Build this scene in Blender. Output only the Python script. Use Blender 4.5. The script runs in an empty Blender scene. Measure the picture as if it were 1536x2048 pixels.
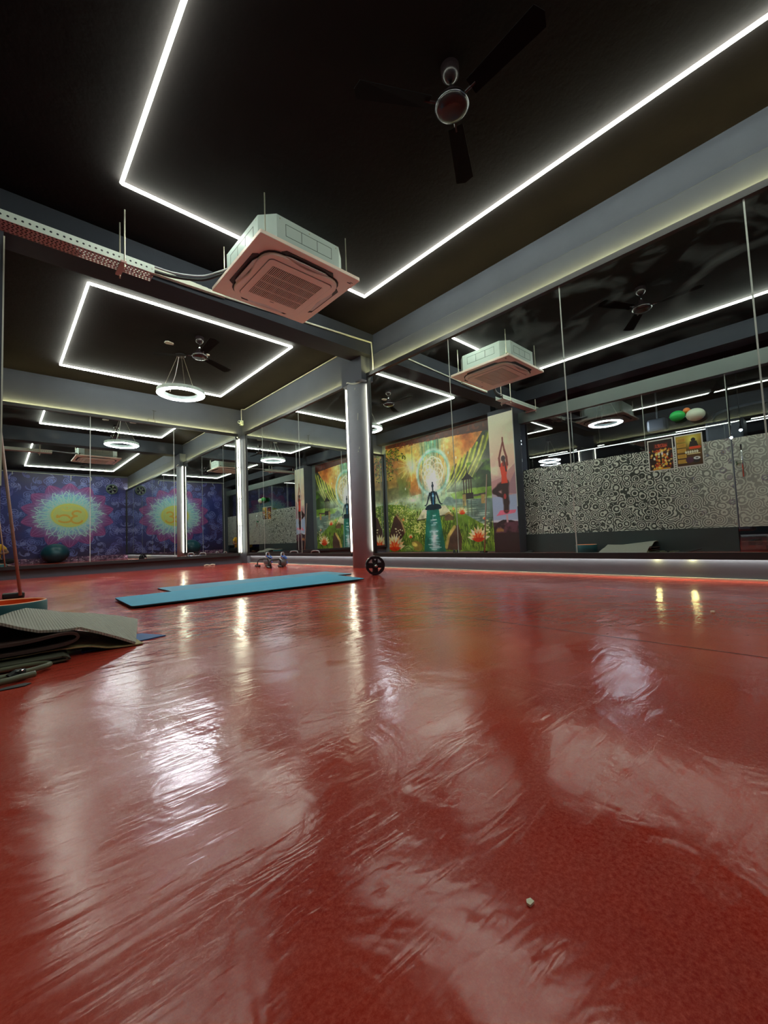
import bpy, bmesh, math, random
import numpy as np
from mathutils import Vector, Matrix
random.seed(7)
PI = math.pi
S = bpy.context.scene
C = S.collection

# ------------------------------------------------------------------ camera
cam = bpy.data.objects.new('camera', bpy.data.cameras.new('camera')); C.objects.link(cam)
rt = Vector((0.73487741, -0.67697749, -0.04070218))
dn = Vector((0.01151545, 0.07246166, -0.99730472))
fw = Vector((0.67810219, 0.73242801, 0.06104614))
cam.matrix_world = Matrix(((rt.x, -dn.x, -fw.x, 0), (rt.y, -dn.y, -fw.y, 0), (rt.z, -dn.z, -fw.z, 0.396), (0, 0, 0, 1)))
cam.data.sensor_fit = 'HORIZONTAL'; cam.data.sensor_width = 36.0
cam.data.lens = 842.16 / 1536 * 36.0
cam.data.clip_start = 0.01; cam.data.clip_end = 100
S.camera = cam
# ------------------------------------------------------------------ world, exposure, path settings
w = bpy.data.worlds.new('world'); S.world = w; w.use_nodes = True
w.node_tree.nodes['Background'].inputs[0].default_value = (0.55, 0.62, 0.7, 1)
w.node_tree.nodes['Background'].inputs[1].default_value = 0.02
S.view_settings.view_transform = 'Standard'; S.view_settings.look = 'None'
S.view_settings.gamma = 1; S.view_settings.use_curve_mapping = False
S.view_settings.exposure = 0.95
cy = S.cycles
cy.max_bounces = 12; cy.glossy_bounces = 9; cy.diffuse_bounces = 4; cy.transmission_bounces = 8; cy.transparent_max_bounces = 12
cy.caustics_reflective = False; cy.caustics_refractive = False; cy.sample_clamp_indirect = 8; cy.blur_glossy = 0.2
LED = 24.0        # ceiling tubes
COVE = 46.0       # strips behind the mirror frames
RINGP = 50.0      # ring pendant
POST = 8.0       # upright tubes beside the columns

# ------------------------------------------------------------------ materials
def mat(name, col, rough=0.6, metal=0.0, var=0.12, scale=8.0, bump=0.0, bscale=60.0, spec=0.5, coat=0.0, trans=0.0):
    m = bpy.data.materials.new(name); m.use_nodes = True
    nt = m.node_tree; b = nt.nodes['Principled BSDF']
    tc = nt.nodes.new('ShaderNodeTexCoord'); no = nt.nodes.new('ShaderNodeTexNoise')
    no.inputs['Scale'].default_value = scale; no.inputs['Detail'].default_value = 4
    nt.links.new(tc.outputs['Object'], no.inputs['Vector'])
    mx = nt.nodes.new('ShaderNodeMix'); mx.data_type = 'RGBA'
    mx.inputs[6].default_value = tuple(max(0, c * (1 - var)) for c in col) + (1,)
    mx.inputs[7].default_value = tuple(min(1, c * (1 + var)) for c in col) + (1,)
    nt.links.new(no.outputs['Fac'], mx.inputs[0]); nt.links.new(mx.outputs[2], b.inputs['Base Color'])
    b.inputs['Roughness'].default_value = rough; b.inputs['Metallic'].default_value = metal
    b.inputs['Specular IOR Level'].default_value = spec
    b.inputs['Coat Weight'].default_value = coat; b.inputs['Coat Roughness'].default_value = 0.15
    b.inputs['Transmission Weight'].default_value = trans
    if bump:
        n2 = nt.nodes.new('ShaderNodeTexNoise'); n2.inputs['Scale'].default_value = bscale
        nt.links.new(tc.outputs['Object'], n2.inputs['Vector'])
        bp = nt.nodes.new('ShaderNodeBump'); bp.inputs['Strength'].default_value = bump; bp.inputs['Distance'].default_value = 0.01
        nt.links.new(n2.outputs['Fac'], bp.inputs['Height']); nt.links.new(bp.outputs['Normal'], b.inputs['Normal'])
    return m

def emit(name, col, strength):
    m = bpy.data.materials.new(name); m.use_nodes = True
    nt = m.node_tree; nt.nodes.clear()
    e = nt.nodes.new('ShaderNodeEmission'); o = nt.nodes.new('ShaderNodeOutputMaterial')
    e.inputs[0].default_value = tuple(col) + (1,); e.inputs[1].default_value = strength
    nt.links.new(e.outputs[0], o.inputs[0]); return m

M = {}
M['ceiling'] = mat('ceiling_paint', (0.0115, 0.0095, 0.0098), 0.9, var=0.35, scale=3, bump=0.15, bscale=25, spec=0.12)
M['wall'] = mat('grey_wall_paint', (0.084, 0.094, 0.118), 0.8, spec=0.25, var=0.12, scale=4, bump=0.12, bscale=18)
M['beam'] = mat('dark_beam_paint', (0.030, 0.034, 0.045), 0.85, spec=0.2, var=0.15, scale=4, bump=0.12, bscale=18)
M['lintel'] = mat('grey_green_paint', (0.13, 0.16, 0.155), 0.6, var=0.1, scale=4)
M['kick'] = mat('dark_green_laminate', (0.035, 0.05, 0.053), 0.5, var=0.15, scale=3)
M['frame'] = mat('charcoal_frame', (0.022, 0.021, 0.023), 0.35, var=0.2, scale=12)
M['column'] = mat('column_plaster', (0.25, 0.26, 0.30), 0.75, var=0.12, scale=6, bump=0.15, bscale=20)
M['plaster'] = mat('bare_plaster', (0.62, 0.64, 0.56), 0.9, var=0.25, scale=30, bump=0.6, bscale=80)
M['seam'] = mat('glass_edge', (0.45, 0.50, 0.46), 0.3, var=0.3, scale=5)
M['white'] = mat('white_plastic', (0.78, 0.78, 0.75), 0.45, var=0.05)
M['pvc'] = mat('cream_pvc', (0.66, 0.68, 0.58), 0.45, var=0.1)
M['acbody'] = mat('galvanised_white_steel', (0.50, 0.60, 0.57), 0.45, var=0.08, scale=3)
M['acpanel'] = mat('bounce_tinted_white_panel', (0.98, 0.82, 0.72), 0.42, var=0.04)  # white panel with the red floor bounce mixed into its colour
M['acdark'] = mat('dark_louvre_slot', (0.03, 0.022, 0.022), 0.6)
M['line'] = mat('embossed_line', (0.10, 0.13, 0.12), 0.6)
M['tray'] = mat('perforated_steel', (0.62, 0.70, 0.64), 0.5, var=0.08)
M['traybot'] = mat('primed_steel', (0.46, 0.27, 0.26), 0.6, var=0.12, scale=20)
M['steel'] = mat('zinc_rod', (0.6, 0.58, 0.45), 0.35, 0.8)
M['chrome'] = mat('chrome', (0.8, 0.8, 0.82), 0.12, 1.0, var=0.03)
M['black'] = mat('black_rubber', (0.012, 0.012, 0.013), 0.5, var=0.2)
M['blackgloss'] = mat('black_enamel', (0.014, 0.013, 0.015), 0.18, var=0.2)
M['fan'] = mat('dark_fan_enamel', (0.02, 0.013, 0.015), 0.25, 0.1)
M['blade'] = mat('matt_black_blade', (0.006, 0.005, 0.0055), 0.9, spec=0.1)
M['dimchrome'] = mat('dark_chrome', (0.16, 0.16, 0.17), 0.25, 1.0)  # chrome toned to a darker grey
M['bluemat'] = mat('sky_blue_foam', (0.055, 0.37, 0.56), 0.75, var=0.07, scale=5, bump=0.2, bscale=250)
M['bluemat2'] = mat('dusty_blue_foam', (0.11, 0.33, 0.46), 0.75, var=0.08, scale=5, bump=0.2, bscale=250)
M['matedge'] = mat('dark_mat_underside', (0.012, 0.014, 0.02), 0.8)
M['navy'] = mat('blue_foam', (0.04, 0.13, 0.36), 0.7)
M['teal'] = mat('teal_plastic', (0.012, 0.105, 0.125), 0.45, var=0.08)
M['orange'] = mat('orange_foam', (1.0, 0.115, 0.012), 0.5, var=0.05)
M['orangerim'] = mat('light_orange_rim', (0.95, 0.40, 0.20), 0.5, var=0.05)
M['brown'] = mat('brown_foam', (0.085, 0.045, 0.04), 0.85, var=0.15)
M['olive'] = mat('olive_rubber', (0.13, 0.15, 0.09), 0.45, var=0.12, scale=25)
M['olivemat'] = mat('dark_olive_foam', (0.075, 0.075, 0.05), 0.8, var=0.2)
M['patch'] = mat('multicolour_foam', (0.40, 0.33, 0.16), 0.8, var=0.75, scale=45)
M['wood'] = mat('worn_wood', (0.40, 0.26, 0.20), 0.5, var=0.25, scale=20)
M['kbgrey'] = mat('grey_kettlebell_vinyl', (0.13, 0.135, 0.15), 0.3, var=0.05)
M['kbblue'] = mat('blue_kettlebell_panel', (0.05, 0.20, 0.85), 0.3, var=0.05)
M['silver'] = mat('silver_paint', (0.42, 0.44, 0.47), 0.35, 0.4)
M['ball'] = mat('petrol_blue_vinyl', (0.012, 0.085, 0.12), 0.28, var=0.1)
M['skin'] = mat('skin', (0.30, 0.15, 0.09), 0.55, var=0.06)
M['yellow'] = mat('mustard_cotton', (0.72, 0.40, 0.03), 0.85, var=0.1, bump=0.3)
M['trouser'] = mat('black_cotton', (0.012, 0.012, 0.014), 0.9)
M['hair'] = mat('black_hair', (0.01, 0.008, 0.007), 0.5)
M['green'] = mat('green_balloon', (0.03, 0.62, 0.13), 0.35, var=0.15, scale=20)
M['cream'] = mat('cream_balloon', (0.72, 0.82, 0.66), 0.35, var=0.04)
M['oballoon'] = mat('orange_balloon', (0.85, 0.24, 0.06), 0.35, var=0.06)
M['sign'] = mat('green_push_sign', (0.01, 0.16, 0.05), 0.5)
M['gymgrey'] = mat('grey_machine_shroud', (0.16, 0.18, 0.22), 0.35, var=0.08)
M['paper'] = mat('crumpled_paper', (0.8, 0.78, 0.6), 0.8)
M['lime'] = mat('lime_paint', (0.6, 0.75, 0.1), 0.5)
M['vent'] = mat('green_grey_vent', (0.10, 0.16, 0.14), 0.4)
M['led'] = emit('led_tube_glow', (0.93, 1.0, 0.86), LED)
M['led2'] = emit('led_tube_cool_glow', (0.93, 1.0, 0.95), 2.0)
M['ring'] = emit('ring_diffuser_glow', (0.93, 0.93, 1.0), RINGP)
M['ring2'] = emit('hall_ring_glow', (0.90, 0.92, 1.0), 45)
M['covetop'] = emit('warm_cove_strip', (1.0, 0.88, 0.36), COVE)
M['covebot'] = emit('white_cove_strip', (1.0, 0.93, 0.78), COVE * 0.38)
M['post'] = emit('upright_tube_glow', (1.0, 0.98, 0.72), POST)
M['spark'] = emit('glint_glow', (0.8, 0.88, 1.0), 30)

def floor_mat():
    m = bpy.data.materials.new('red_glossy_floor'); m.use_nodes = True
    nt = m.node_tree; N = nt.nodes; L = nt.links; b = N['Principled BSDF']
    tc = N.new('ShaderNodeTexCoord')
    def noise(scale, detail=4, rough=0.6, vec=None, dist=0.0):
        n = N.new('ShaderNodeTexNoise'); n.inputs['Scale'].default_value = scale; n.inputs['Detail'].default_value = detail
        n.inputs['Roughness'].default_value = rough; n.inputs['Distortion'].default_value = dist
        L.new(vec or tc.outputs['Object'], n.inputs['Vector']); return n
    def ramp(src, p0, c0, p1, c1):
        r = N.new('ShaderNodeValToRGB'); r.color_ramp.elements[0].position = p0; r.color_ramp.elements[0].color = c0
        r.color_ramp.elements[1].position = p1; r.color_ramp.elements[1].color = c1
        L.new(src, r.inputs[0]); return r
    def mixc(fac, a, c, mode='MIX'):
        x = N.new('ShaderNodeMix'); x.data_type = 'RGBA'; x.blend_type = mode
        if isinstance(fac, float): x.inputs[0].default_value = fac
        else: L.new(fac, x.inputs[0])
        for i, v in ((6, a), (7, c)):
            if isinstance(v, tuple): x.inputs[i].default_value = v
            else: L.new(v, x.inputs[i])
        return x
    big = noise(0.9, 5, 0.6, dist=0.8)
    base = ramp(big.outputs['Fac'], 0.33, (0.32, 0.012, 0.007, 1), 0.70, (0.60, 0.066, 0.036, 1))
    sp = noise(170, 4, 0.85); spr = ramp(sp.outputs['Fac'], 0.40, (0, 0, 0, 1), 0.75, (1, 1, 1, 1))
    c1 = mixc(spr.outputs[0], base.outputs[0], (0.62, 0.095, 0.06, 1))
    # stretched scuffs
    mp = N.new('ShaderNodeMapping'); mp.inputs['Rotation'].default_value = (0, 0, 0.7); mp.inputs['Scale'].default_value = (1.5, 26, 1)
    L.new(tc.outputs['Object'], mp.inputs[0])
    sc = noise(1.6, 5, 0.7, mp.outputs[0], 0.5); scr = ramp(sc.outputs['Fac'], 0.60, (0, 0, 0, 1), 0.78, (0.35, 0.35, 0.35, 1))
    c2 = mixc(scr.outputs[0], c1.outputs[2], (0.56, 0.12, 0.08, 1))
    dk = noise(7, 4, 0.6, dist=1.5); dkr = ramp(dk.outputs['Fac'], 0.70, (0, 0, 0, 1), 0.82, (0.3, 0.3, 0.3, 1))
    c3 = mixc(dkr.outputs[0], c2.outputs[2], (0.12, 0.012, 0.010, 1))
    L.new(c3.outputs[2], b.inputs['Base Color'])
    rn = noise(2.2, 5, 0.65, dist=1.0); rr = N.new('ShaderNodeMapRange')
    rr.inputs[1].default_value = 0.3; rr.inputs[2].default_value = 0.7; rr.inputs[3].default_value = 0.10; rr.inputs[4].default_value = 0.23
    L.new(rn.outputs['Fac'], rr.inputs[0]); L.new(rr.outputs[0], b.inputs['Roughness'])
    b.inputs['IOR'].default_value = 1.5; b.inputs['Specular IOR Level'].default_value = 0.42
    b1 = noise(4.2, 4, 0.5, dist=0.9); b2 = noise(1.5, 2, 0.5); 
    mp2 = N.new('ShaderNodeMapping'); mp2.inputs['Rotation'].default_value = (0, 0, -0.35); mp2.inputs['Scale'].default_value = (5, 32, 1)
    L.new(tc.outputs['Object'], mp2.inputs[0]); b3 = noise(1.0, 3, 0.6, mp2.outputs[0], 0.7)
    bu = N.new('ShaderNodeBump'); bu.inputs['Strength'].default_value = 0.5; bu.inputs['Distance'].default_value = 0.010
    L.new(b1.outputs['Fac'], bu.inputs['Height'])
    bu2 = N.new('ShaderNodeBump'); bu2.inputs['Strength'].default_value = 0.20; bu2.inputs['Distance'].default_value = 0.006
    L.new(b3.outputs['Fac'], bu2.inputs['Height']); L.new(bu.outputs[0], bu2.inputs['Normal'])
    bu3 = N.new('ShaderNodeBump'); bu3.inputs['Strength'].default_value = 0.035; bu3.inputs['Distance'].default_value = 0.003
    L.new(sp.outputs['Fac'], bu3.inputs['Height']); L.new(bu2.outputs[0], bu3.inputs['Normal'])
    L.new(bu3.outputs[0], b.inputs['Normal'])
    return m
M['floor'] = floor_mat()

def mirror_mat():
    m = bpy.data.materials.new('mirror_silver'); m.use_nodes = True
    nt = m.node_tree; N = nt.nodes; L = nt.links; b = N['Principled BSDF']; o = N['Material Output']
    b.inputs['Base Color'].default_value = (0.83, 0.88, 0.86, 1); b.inputs['Metallic'].default_value = 1; b.inputs['Roughness'].default_value = 0.0
    tc = N.new('ShaderNodeTexCoord'); mp = N.new('ShaderNodeMapping'); mp.inputs['Scale'].default_value = (1, 1.2, 2.4)
    mp.inputs['Rotation'].default_value = (0.5, 0, 0)
    L.new(tc.outputs['Object'], mp.inputs[0])
    n = N.new('ShaderNodeTexNoise'); n.inputs['Scale'].default_value = 1.5; n.inputs['Detail'].default_value = 7; n.inputs['Distortion'].default_value = 1.6
    L.new(mp.outputs[0], n.inputs['Vector'])
    r = N.new('ShaderNodeMapRange'); r.inputs[1].default_value = 0.5; r.inputs[2].default_value = 0.8; r.inputs[3].default_value = 0.0; r.inputs[4].default_value = 0.12
    L.new(n.outputs['Fac'], r.inputs[0])
    sx = N.new('ShaderNodeSeparateXYZ'); L.new(tc.outputs['Object'], sx.inputs[0])
    h = N.new('ShaderNodeMapRange'); h.inputs[1].default_value = 1.3; h.inputs[2].default_value = 2.5; h.inputs[3].default_value = 0.08; h.inputs[4].default_value = 1
    L.new(sx.outputs['Z'], h.inputs[0])
    mu = N.new('ShaderNodeMath'); mu.operation = 'MULTIPLY'; L.new(r.outputs[0], mu.inputs[0]); L.new(h.outputs[0], mu.inputs[1])
    d = N.new('ShaderNodeBsdfDiffuse'); d.inputs[0].default_value = (0.55, 0.6, 0.58, 1)
    mx = N.new('ShaderNodeMixShader'); L.new(mu.outputs[0], mx.inputs[0]); L.new(b.outputs[0], mx.inputs[1]); L.new(d.outputs[0], mx.inputs[2])
    L.new(mx.outputs[0], o.inputs[0]); return m
M['mirror'] = mirror_mat()

def glass_mat():
    m = bpy.data.materials.new('clear_glass'); m.use_nodes = True
    nt = m.node_tree; N = nt.nodes; L = nt.links; N.remove(N['Principled BSDF']); o = N['Material Output']
    t = N.new('ShaderNodeBsdfTransparent'); t.inputs[0].default_value = (0.86, 0.9, 0.92, 1)
    g = N.new('ShaderNodeBsdfGlossy'); g.inputs['Roughness'].default_value = 0.0
    f = N.new('ShaderNodeFresnel'); f.inputs[0].default_value = 1.6
    tc = N.new('ShaderNodeTexCoord'); n = N.new('ShaderNodeTexNoise'); n.inputs['Scale'].default_value = 3; L.new(tc.outputs['Object'], n.inputs['Vector'])
    cr = N.new('ShaderNodeMapRange'); cr.inputs[3].default_value = 0.85; cr.inputs[4].default_value = 1.0; L.new(n.outputs['Fac'], cr.inputs[0])
    co = N.new('ShaderNodeCombineColor')
    for i in range(3): L.new(cr.outputs[0], co.inputs[i])
    L.new(co.outputs[0], g.inputs[0])
    mu = N.new('ShaderNodeMath'); mu.operation = 'MULTIPLY_ADD'; mu.inputs[1].default_value = 1.5; mu.inputs[2].default_value = 0.02; L.new(f.outputs[0], mu.inputs[0])
    mx = N.new('ShaderNodeMixShader'); L.new(mu.outputs[0], mx.inputs[0]); L.new(t.outputs[0], mx.inputs[1]); L.new(g.outputs[0], mx.inputs[2])
    L.new(mx.outputs[0], o.inputs[0]); return m
M['glass'] = glass_mat()

def film_mat():
    m = bpy.data.materials.new('printed_frosted_film'); m.use_nodes = True
    nt = m.node_tree; N = nt.nodes; L = nt.links; b = N['Principled BSDF']; o = N['Material Output']
    tc = N.new('ShaderNodeTexCoord'); mp = N.new('ShaderNodeMapping'); mp.inputs['Scale'].default_value = (0.001, 1, 1)
    L.new(tc.outputs['Object'], mp.inputs[0])
    def voro(s, feat='F1'):
        v = N.new('ShaderNodeTexVoronoi'); v.inputs['Scale'].default_value = s; v.feature = feat; v.inputs['Randomness'].default_value = 0.85
        L.new(mp.outputs[0], v.inputs['Vector']); return v
    def math_(op, a, c=None):
        x = N.new('ShaderNodeMath'); x.operation = op
        for i, v in ((0, a), (1, c)):
            if v is None: continue
            if isinstance(v, (int, float)): x.inputs[i].default_value = v
            else: L.new(v, x.inputs[i])
        return x.outputs[0]
    v = voro(8.0); rings = math_('SINE', math_('MULTIPLY', v.outputs['Distance'], 30)); ring = math_('GREATER_THAN', rings, 0.15)
    v2 = voro(24); dots = math_('LESS_THAN', v2.outputs['Distance'], 0.22)
    nn = N.new('ShaderNodeTexNoise'); nn.inputs['Scale'].default_value = 9; L.new(mp.outputs[0], nn.inputs['Vector'])
    lines = math_('MAXIMUM', math_('MULTIPLY', ring, math_('GREATER_THAN', nn.outputs['Fac'], 0.34)), math_('MULTIPLY', dots, 0.8))
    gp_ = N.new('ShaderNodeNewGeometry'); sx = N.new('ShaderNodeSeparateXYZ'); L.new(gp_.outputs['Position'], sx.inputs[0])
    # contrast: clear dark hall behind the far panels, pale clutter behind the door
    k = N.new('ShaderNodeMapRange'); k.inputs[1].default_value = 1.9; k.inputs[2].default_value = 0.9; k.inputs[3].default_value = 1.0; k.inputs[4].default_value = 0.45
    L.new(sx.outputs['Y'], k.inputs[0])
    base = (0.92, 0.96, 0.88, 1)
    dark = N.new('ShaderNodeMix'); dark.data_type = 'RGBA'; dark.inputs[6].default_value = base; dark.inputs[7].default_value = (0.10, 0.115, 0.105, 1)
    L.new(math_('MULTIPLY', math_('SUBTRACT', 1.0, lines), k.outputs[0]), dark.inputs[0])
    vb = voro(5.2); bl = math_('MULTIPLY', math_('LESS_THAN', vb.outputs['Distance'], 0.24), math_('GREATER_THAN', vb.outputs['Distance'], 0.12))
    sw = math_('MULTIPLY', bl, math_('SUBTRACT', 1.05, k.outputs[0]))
    blue = N.new('ShaderNodeMix'); blue.data_type = 'RGBA'; L.new(sw, blue.inputs[0]); L.new(dark.outputs[2], blue.inputs[6])
    hue = N.new('ShaderNodeMix'); hue.data_type = 'RGBA'; L.new(math_('GREATER_THAN', math_('FRACT', math_('MULTIPLY', vb.outputs['Distance'], 17)), 0.55), hue.inputs[0])
    hue.inputs[6].default_value = (0.10, 0.16, 0.42, 1); hue.inputs[7].default_value = (0.45, 0.25, 0.20, 1)
    L.new(hue.outputs[2], blue.inputs[7]); L.new(blue.outputs[2], b.inputs['Base Color'])
    b.inputs['Roughness'].default_value = 0.25
    tr = N.new('ShaderNodeBsdfTranslucent'); L.new(blue.outputs[2], tr.inputs[0])
    mx = N.new('ShaderNodeMixShader'); mx.inputs[0].default_value = 0.35; L.new(b.outputs[0], mx.inputs[1]); L.new(tr.outputs[0], mx.inputs[2])
    L.new(mx.outputs[0], o.inputs[0]); return m
M['film'] = film_mat()

def ribbed_mat():
    m = mat('grey_ribbed_mat', (0.40, 0.40, 0.34), 0.85, var=0.12, scale=60)
    nt = m.node_tree; N = nt.nodes; L = nt.links; b = N['Principled BSDF']
    tc = N.new('ShaderNodeTexCoord'); wv = N.new('ShaderNodeTexWave'); wv.inputs['Scale'].default_value = 34; wv.bands_direction = 'X'
    wv.inputs['Distortion'].default_value = 0.8
    L.new(tc.outputs['Object'], wv.inputs['Vector'])
    bp = N.new('ShaderNodeBump'); bp.inputs['Strength'].default_value = 0.6; bp.inputs['Distance'].default_value = 0.004
    L.new(wv.outputs['Fac'], bp.inputs['Height']); L.new(bp.outputs[0], b.inputs['Normal']); return m
M['ribbed'] = ribbed_mat()

def vcol_mat(name, rough=0.45):
    m = bpy.data.materials.new(name); m.use_nodes = True
    nt = m.node_tree; b = nt.nodes['Principled BSDF']; b.inputs['Roughness'].default_value = rough
    a = nt.nodes.new('ShaderNodeVertexColor'); a.layer_name = 'print'
    tc = nt.nodes.new('ShaderNodeTexCoord'); no = nt.nodes.new('ShaderNodeTexNoise'); no.inputs['Scale'].default_value = 90
    nt.links.new(tc.outputs['Object'], no.inputs['Vector'])
    mr = nt.nodes.new('ShaderNodeMapRange'); mr.inputs[3].default_value = 0.86; mr.inputs[4].default_value = 1.1
    nt.links.new(no.outputs['Fac'], mr.inputs[0])
    co = nt.nodes.new('ShaderNodeCombineColor')
    for i in range(3): nt.links.new(mr.outputs[0], co.inputs[i])
    mx = nt.nodes.new('ShaderNodeMix'); mx.data_type = 'RGBA'; mx.blend_type = 'MULTIPLY'; mx.inputs[0].default_value = 1
    nt.links.new(a.outputs[0], mx.inputs[6]); nt.links.new(co.outputs[0], mx.inputs[7])
    nt.links.new(mx.outputs[2], b.inputs['Base Color']); return m
M['print'] = vcol_mat('printed_vinyl')

# ------------------------------------------------------------------ mesh helpers
def obj(name, bm, m, parent=None, smooth=False, bevel=0.0):
    me = bpy.data.meshes.new(name)
    if isinstance(bm, bmesh.types.BMesh):
        bm.normal_update(); bm.to_mesh(me); bm.free()
    else:
        me.from_pydata(*bm); me.update()
    o = bpy.data.objects.new(name, me); C.objects.link(o); me.materials.append(m)
    if smooth:
        for p in me.polygons: p.use_smooth = True
    if bevel:
        b = o.modifiers.new('bevel', 'BEVEL'); b.width = bevel; b.segments = 2; b.limit_method = 'ANGLE'
    if parent: o.parent = parent
    return o
def tag(o, label, cat, group=None):
    o['label'] = label; o['category'] = cat
    if group: o['group'] = group
    return o
def thing(name, label, cat, loc=(0, 0, 0), rz=0, group=None):
    o = bpy.data.objects.new(name, None); C.objects.link(o); o.location = loc; o.rotation_euler = (0, 0, rz)
    o.empty_display_size = 0.1
    return tag(o, label, cat, group)
def struct(name, bm, m, label=None, bevel=0.0):
    o = obj(name, bm, m, bevel=bevel); o['kind'] = 'structure'
    if label: o['label'] = label
    return o
def dup(root, loc, rz, label, group=None):
    r = root.copy(); C.objects.link(r); r.location = loc; r.rotation_euler = (0, 0, rz); r['label'] = label
    if group: r['group'] = group
    for ch in list(root.children):
        c = ch.copy(); C.objects.link(c); c.parent = r
        for g in ch.children:
            d = g.copy(); C.objects.link(d); d.parent = c
    return r
def B(): return bmesh.new()
def box(bm, x0, x1, y0, y1, z0, z1):
    v = [bm.verts.new(p) for p in ((x0, y0, z0), (x1, y0, z0), (x1, y1, z0), (x0, y1, z0), (x0, y0, z1), (x1, y0, z1), (x1, y1, z1), (x0, y1, z1))]
    for f in ((0, 3, 2, 1), (4, 5, 6, 7), (0, 1, 5, 4), (1, 2, 6, 5), (2, 3, 7, 6), (3, 0, 4, 7)): bm.faces.new([v[i] for i in f])
    return bm
def boxb(*a): return box(B(), *a)
def tube(bm, pts, r, seg=10, cap=True, closed=False):
    pts = [Vector(p) for p in pts]; n = len(pts); rings = []; prev = None
    for i, p in enumerate(pts):
        if closed: t = (pts[(i + 1) % n] - pts[i - 1]).normalized()
        else: t = (pts[min(i + 1, n - 1)] - pts[max(i - 1, 0)]).normalized()
        if prev is None:
            u = t.orthogonal().normalized()
        else:
            u = (prev - t * prev.dot(t)); u = u.normalized() if u.length > 1e-6 else t.orthogonal().normalized()
        prev = u; v = t.cross(u); rr = r[i] if isinstance(r, (list, tuple)) else r
        rings.append([bm.verts.new(p + (u * math.cos(a) + v * math.sin(a)) * rr) for a in [2 * PI * k / seg for k in range(seg)]])
    for i in range(n if closed else n - 1):
        a, b = rings[i], rings[(i + 1) % n]
        for k in range(seg): bm.faces.new((a[k], a[(k + 1) % seg], b[(k + 1) % seg], b[k]))
    if cap and not closed:
        bm.faces.new(rings[0][::-1]); bm.faces.new(rings[-1])
    return bm
def tubeb(pts, r, seg=10, **k): return tube(B(), pts, r, seg, **k)
def lathe(bm, prof, c=(0, 0, 0), seg=32, axis='z', caps=True):
    rings = []
    for r, h in prof:
        ring = []
        for k in range(seg):
            a = 2 * PI * k / seg; x, y = r * math.cos(a), r * math.sin(a)
            p = (x, y, h) if axis == 'z' else ((h, x, y) if axis == 'x' else (x, h, y))
            ring.append(bm.verts.new((c[0] + p[0], c[1] + p[1], c[2] + p[2])))
        rings.append(ring)
    for a, b in zip(rings, rings[1:]):
        for k in range(seg): bm.faces.new((a[k], a[(k + 1) % seg], b[(k + 1) % seg], b[k]))
    if caps:
        if prof[0][0] > 1e-5: bm.faces.new(rings[0][::-1])
        if prof[-1][0] > 1e-5: bm.faces.new(rings[-1])
    bmesh.ops.remove_doubles(bm, verts=bm.verts, dist=1e-6)
    bmesh.ops.recalc_face_normals(bm, faces=bm.faces)
    return bm
def latheb(prof, c=(0, 0, 0), seg=32, axis='z', caps=True): return lathe(B(), prof, c, seg, axis, caps)
def prism(bm, poly, z0, z1):
    a = [bm.verts.new((x, y, z0)) for x, y in poly]; b = [bm.verts.new((x, y, z1)) for x, y in poly]; n = len(poly)
    bm.faces.new(a[::-1]); bm.faces.new(b)
    for i in range(n): bm.faces.new((a[i], a[(i + 1) % n], b[(i + 1) % n], b[i]))
    return bm
def sheet(prof, y0, y1, th):
    """profile [(x, z_at_y0, z_at_y1)] swept in y as a slab of thickness th"""
    bm = B(); ny = 6; top = []; bot = []
    for i, q in enumerate(prof):
        x0_, za, x1_, zb = q
        rt_, rb_ = [], []
        j0, j1 = max(i - 1, 0), min(i + 1, len(prof) - 1)
        dx = prof[j1][0] - prof[j0][0]; dz = prof[j1][1] - prof[j0][1]; l = math.hypot(dx, dz) or 1
        nx, nz = -dz / l, dx / l
        for j in range(ny + 1):
            t = j / ny; x = x0_ + (x1_ - x0_) * t; z = za + (zb - za) * t; y = y0 + (y1 - y0) * t
            rt_.append(bm.verts.new((x, y, z))); rb_.append(bm.verts.new((x - nx * th, y, z - nz * th)))
        top.append(rt_); bot.append(rb_)
    n = len(prof)
    for i in range(n - 1):
        for j in range(ny):
            bm.faces.new((top[i][j], top[i + 1][j], top[i + 1][j + 1], top[i][j + 1]))
            bm.faces.new((bot[i][j], bot[i][j + 1], bot[i + 1][j + 1], bot[i + 1][j]))
        bm.faces.new((top[i][0], bot[i][0], bot[i + 1][0], top[i + 1][0])); bm.faces.new((top[i][ny], top[i + 1][ny], bot[i + 1][ny], bot[i][ny]))
    for j in range(ny):
        bm.faces.new((top[0][j], top[0][j + 1], bot[0][j + 1], bot[0][j])); bm.faces.new((top[-1][j], bot[-1][j], bot[-1][j + 1], top[-1][j + 1]))
    bmesh.ops.recalc_face_normals(bm, faces=bm.faces); return bm
def smoothpts(pts, n=6, closed=False):
    P = [Vector(p) for p in pts]; out = []; m = len(P)
    rng = range(m if closed else m - 1)
    for i in rng:
        p0 = P[(i - 1) % m] if (closed or i > 0) else P[0]; p1 = P[i]; p2 = P[(i + 1) % m]; p3 = P[(i + 2) % m] if (closed or i + 2 < m) else P[-1]
        for k in range(n):
            t = k / n
            out.append(0.5 * ((2 * p1) + (p2 - p0) * t + (2 * p0 - 5 * p1 + 4 * p2 - p3) * t * t + (3 * p1 - p0 - 3 * p2 + p3) * t ** 3))
    if not closed: out.append(P[-1])
    return out

# ------------------------------------------------------------------ room constants
XM, XW, YM, YW, ZC, YS = 3.733, 3.785, 8.315, 8.365, 3.185, -2.10
XL, XP = -0.30, -0.25

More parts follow.
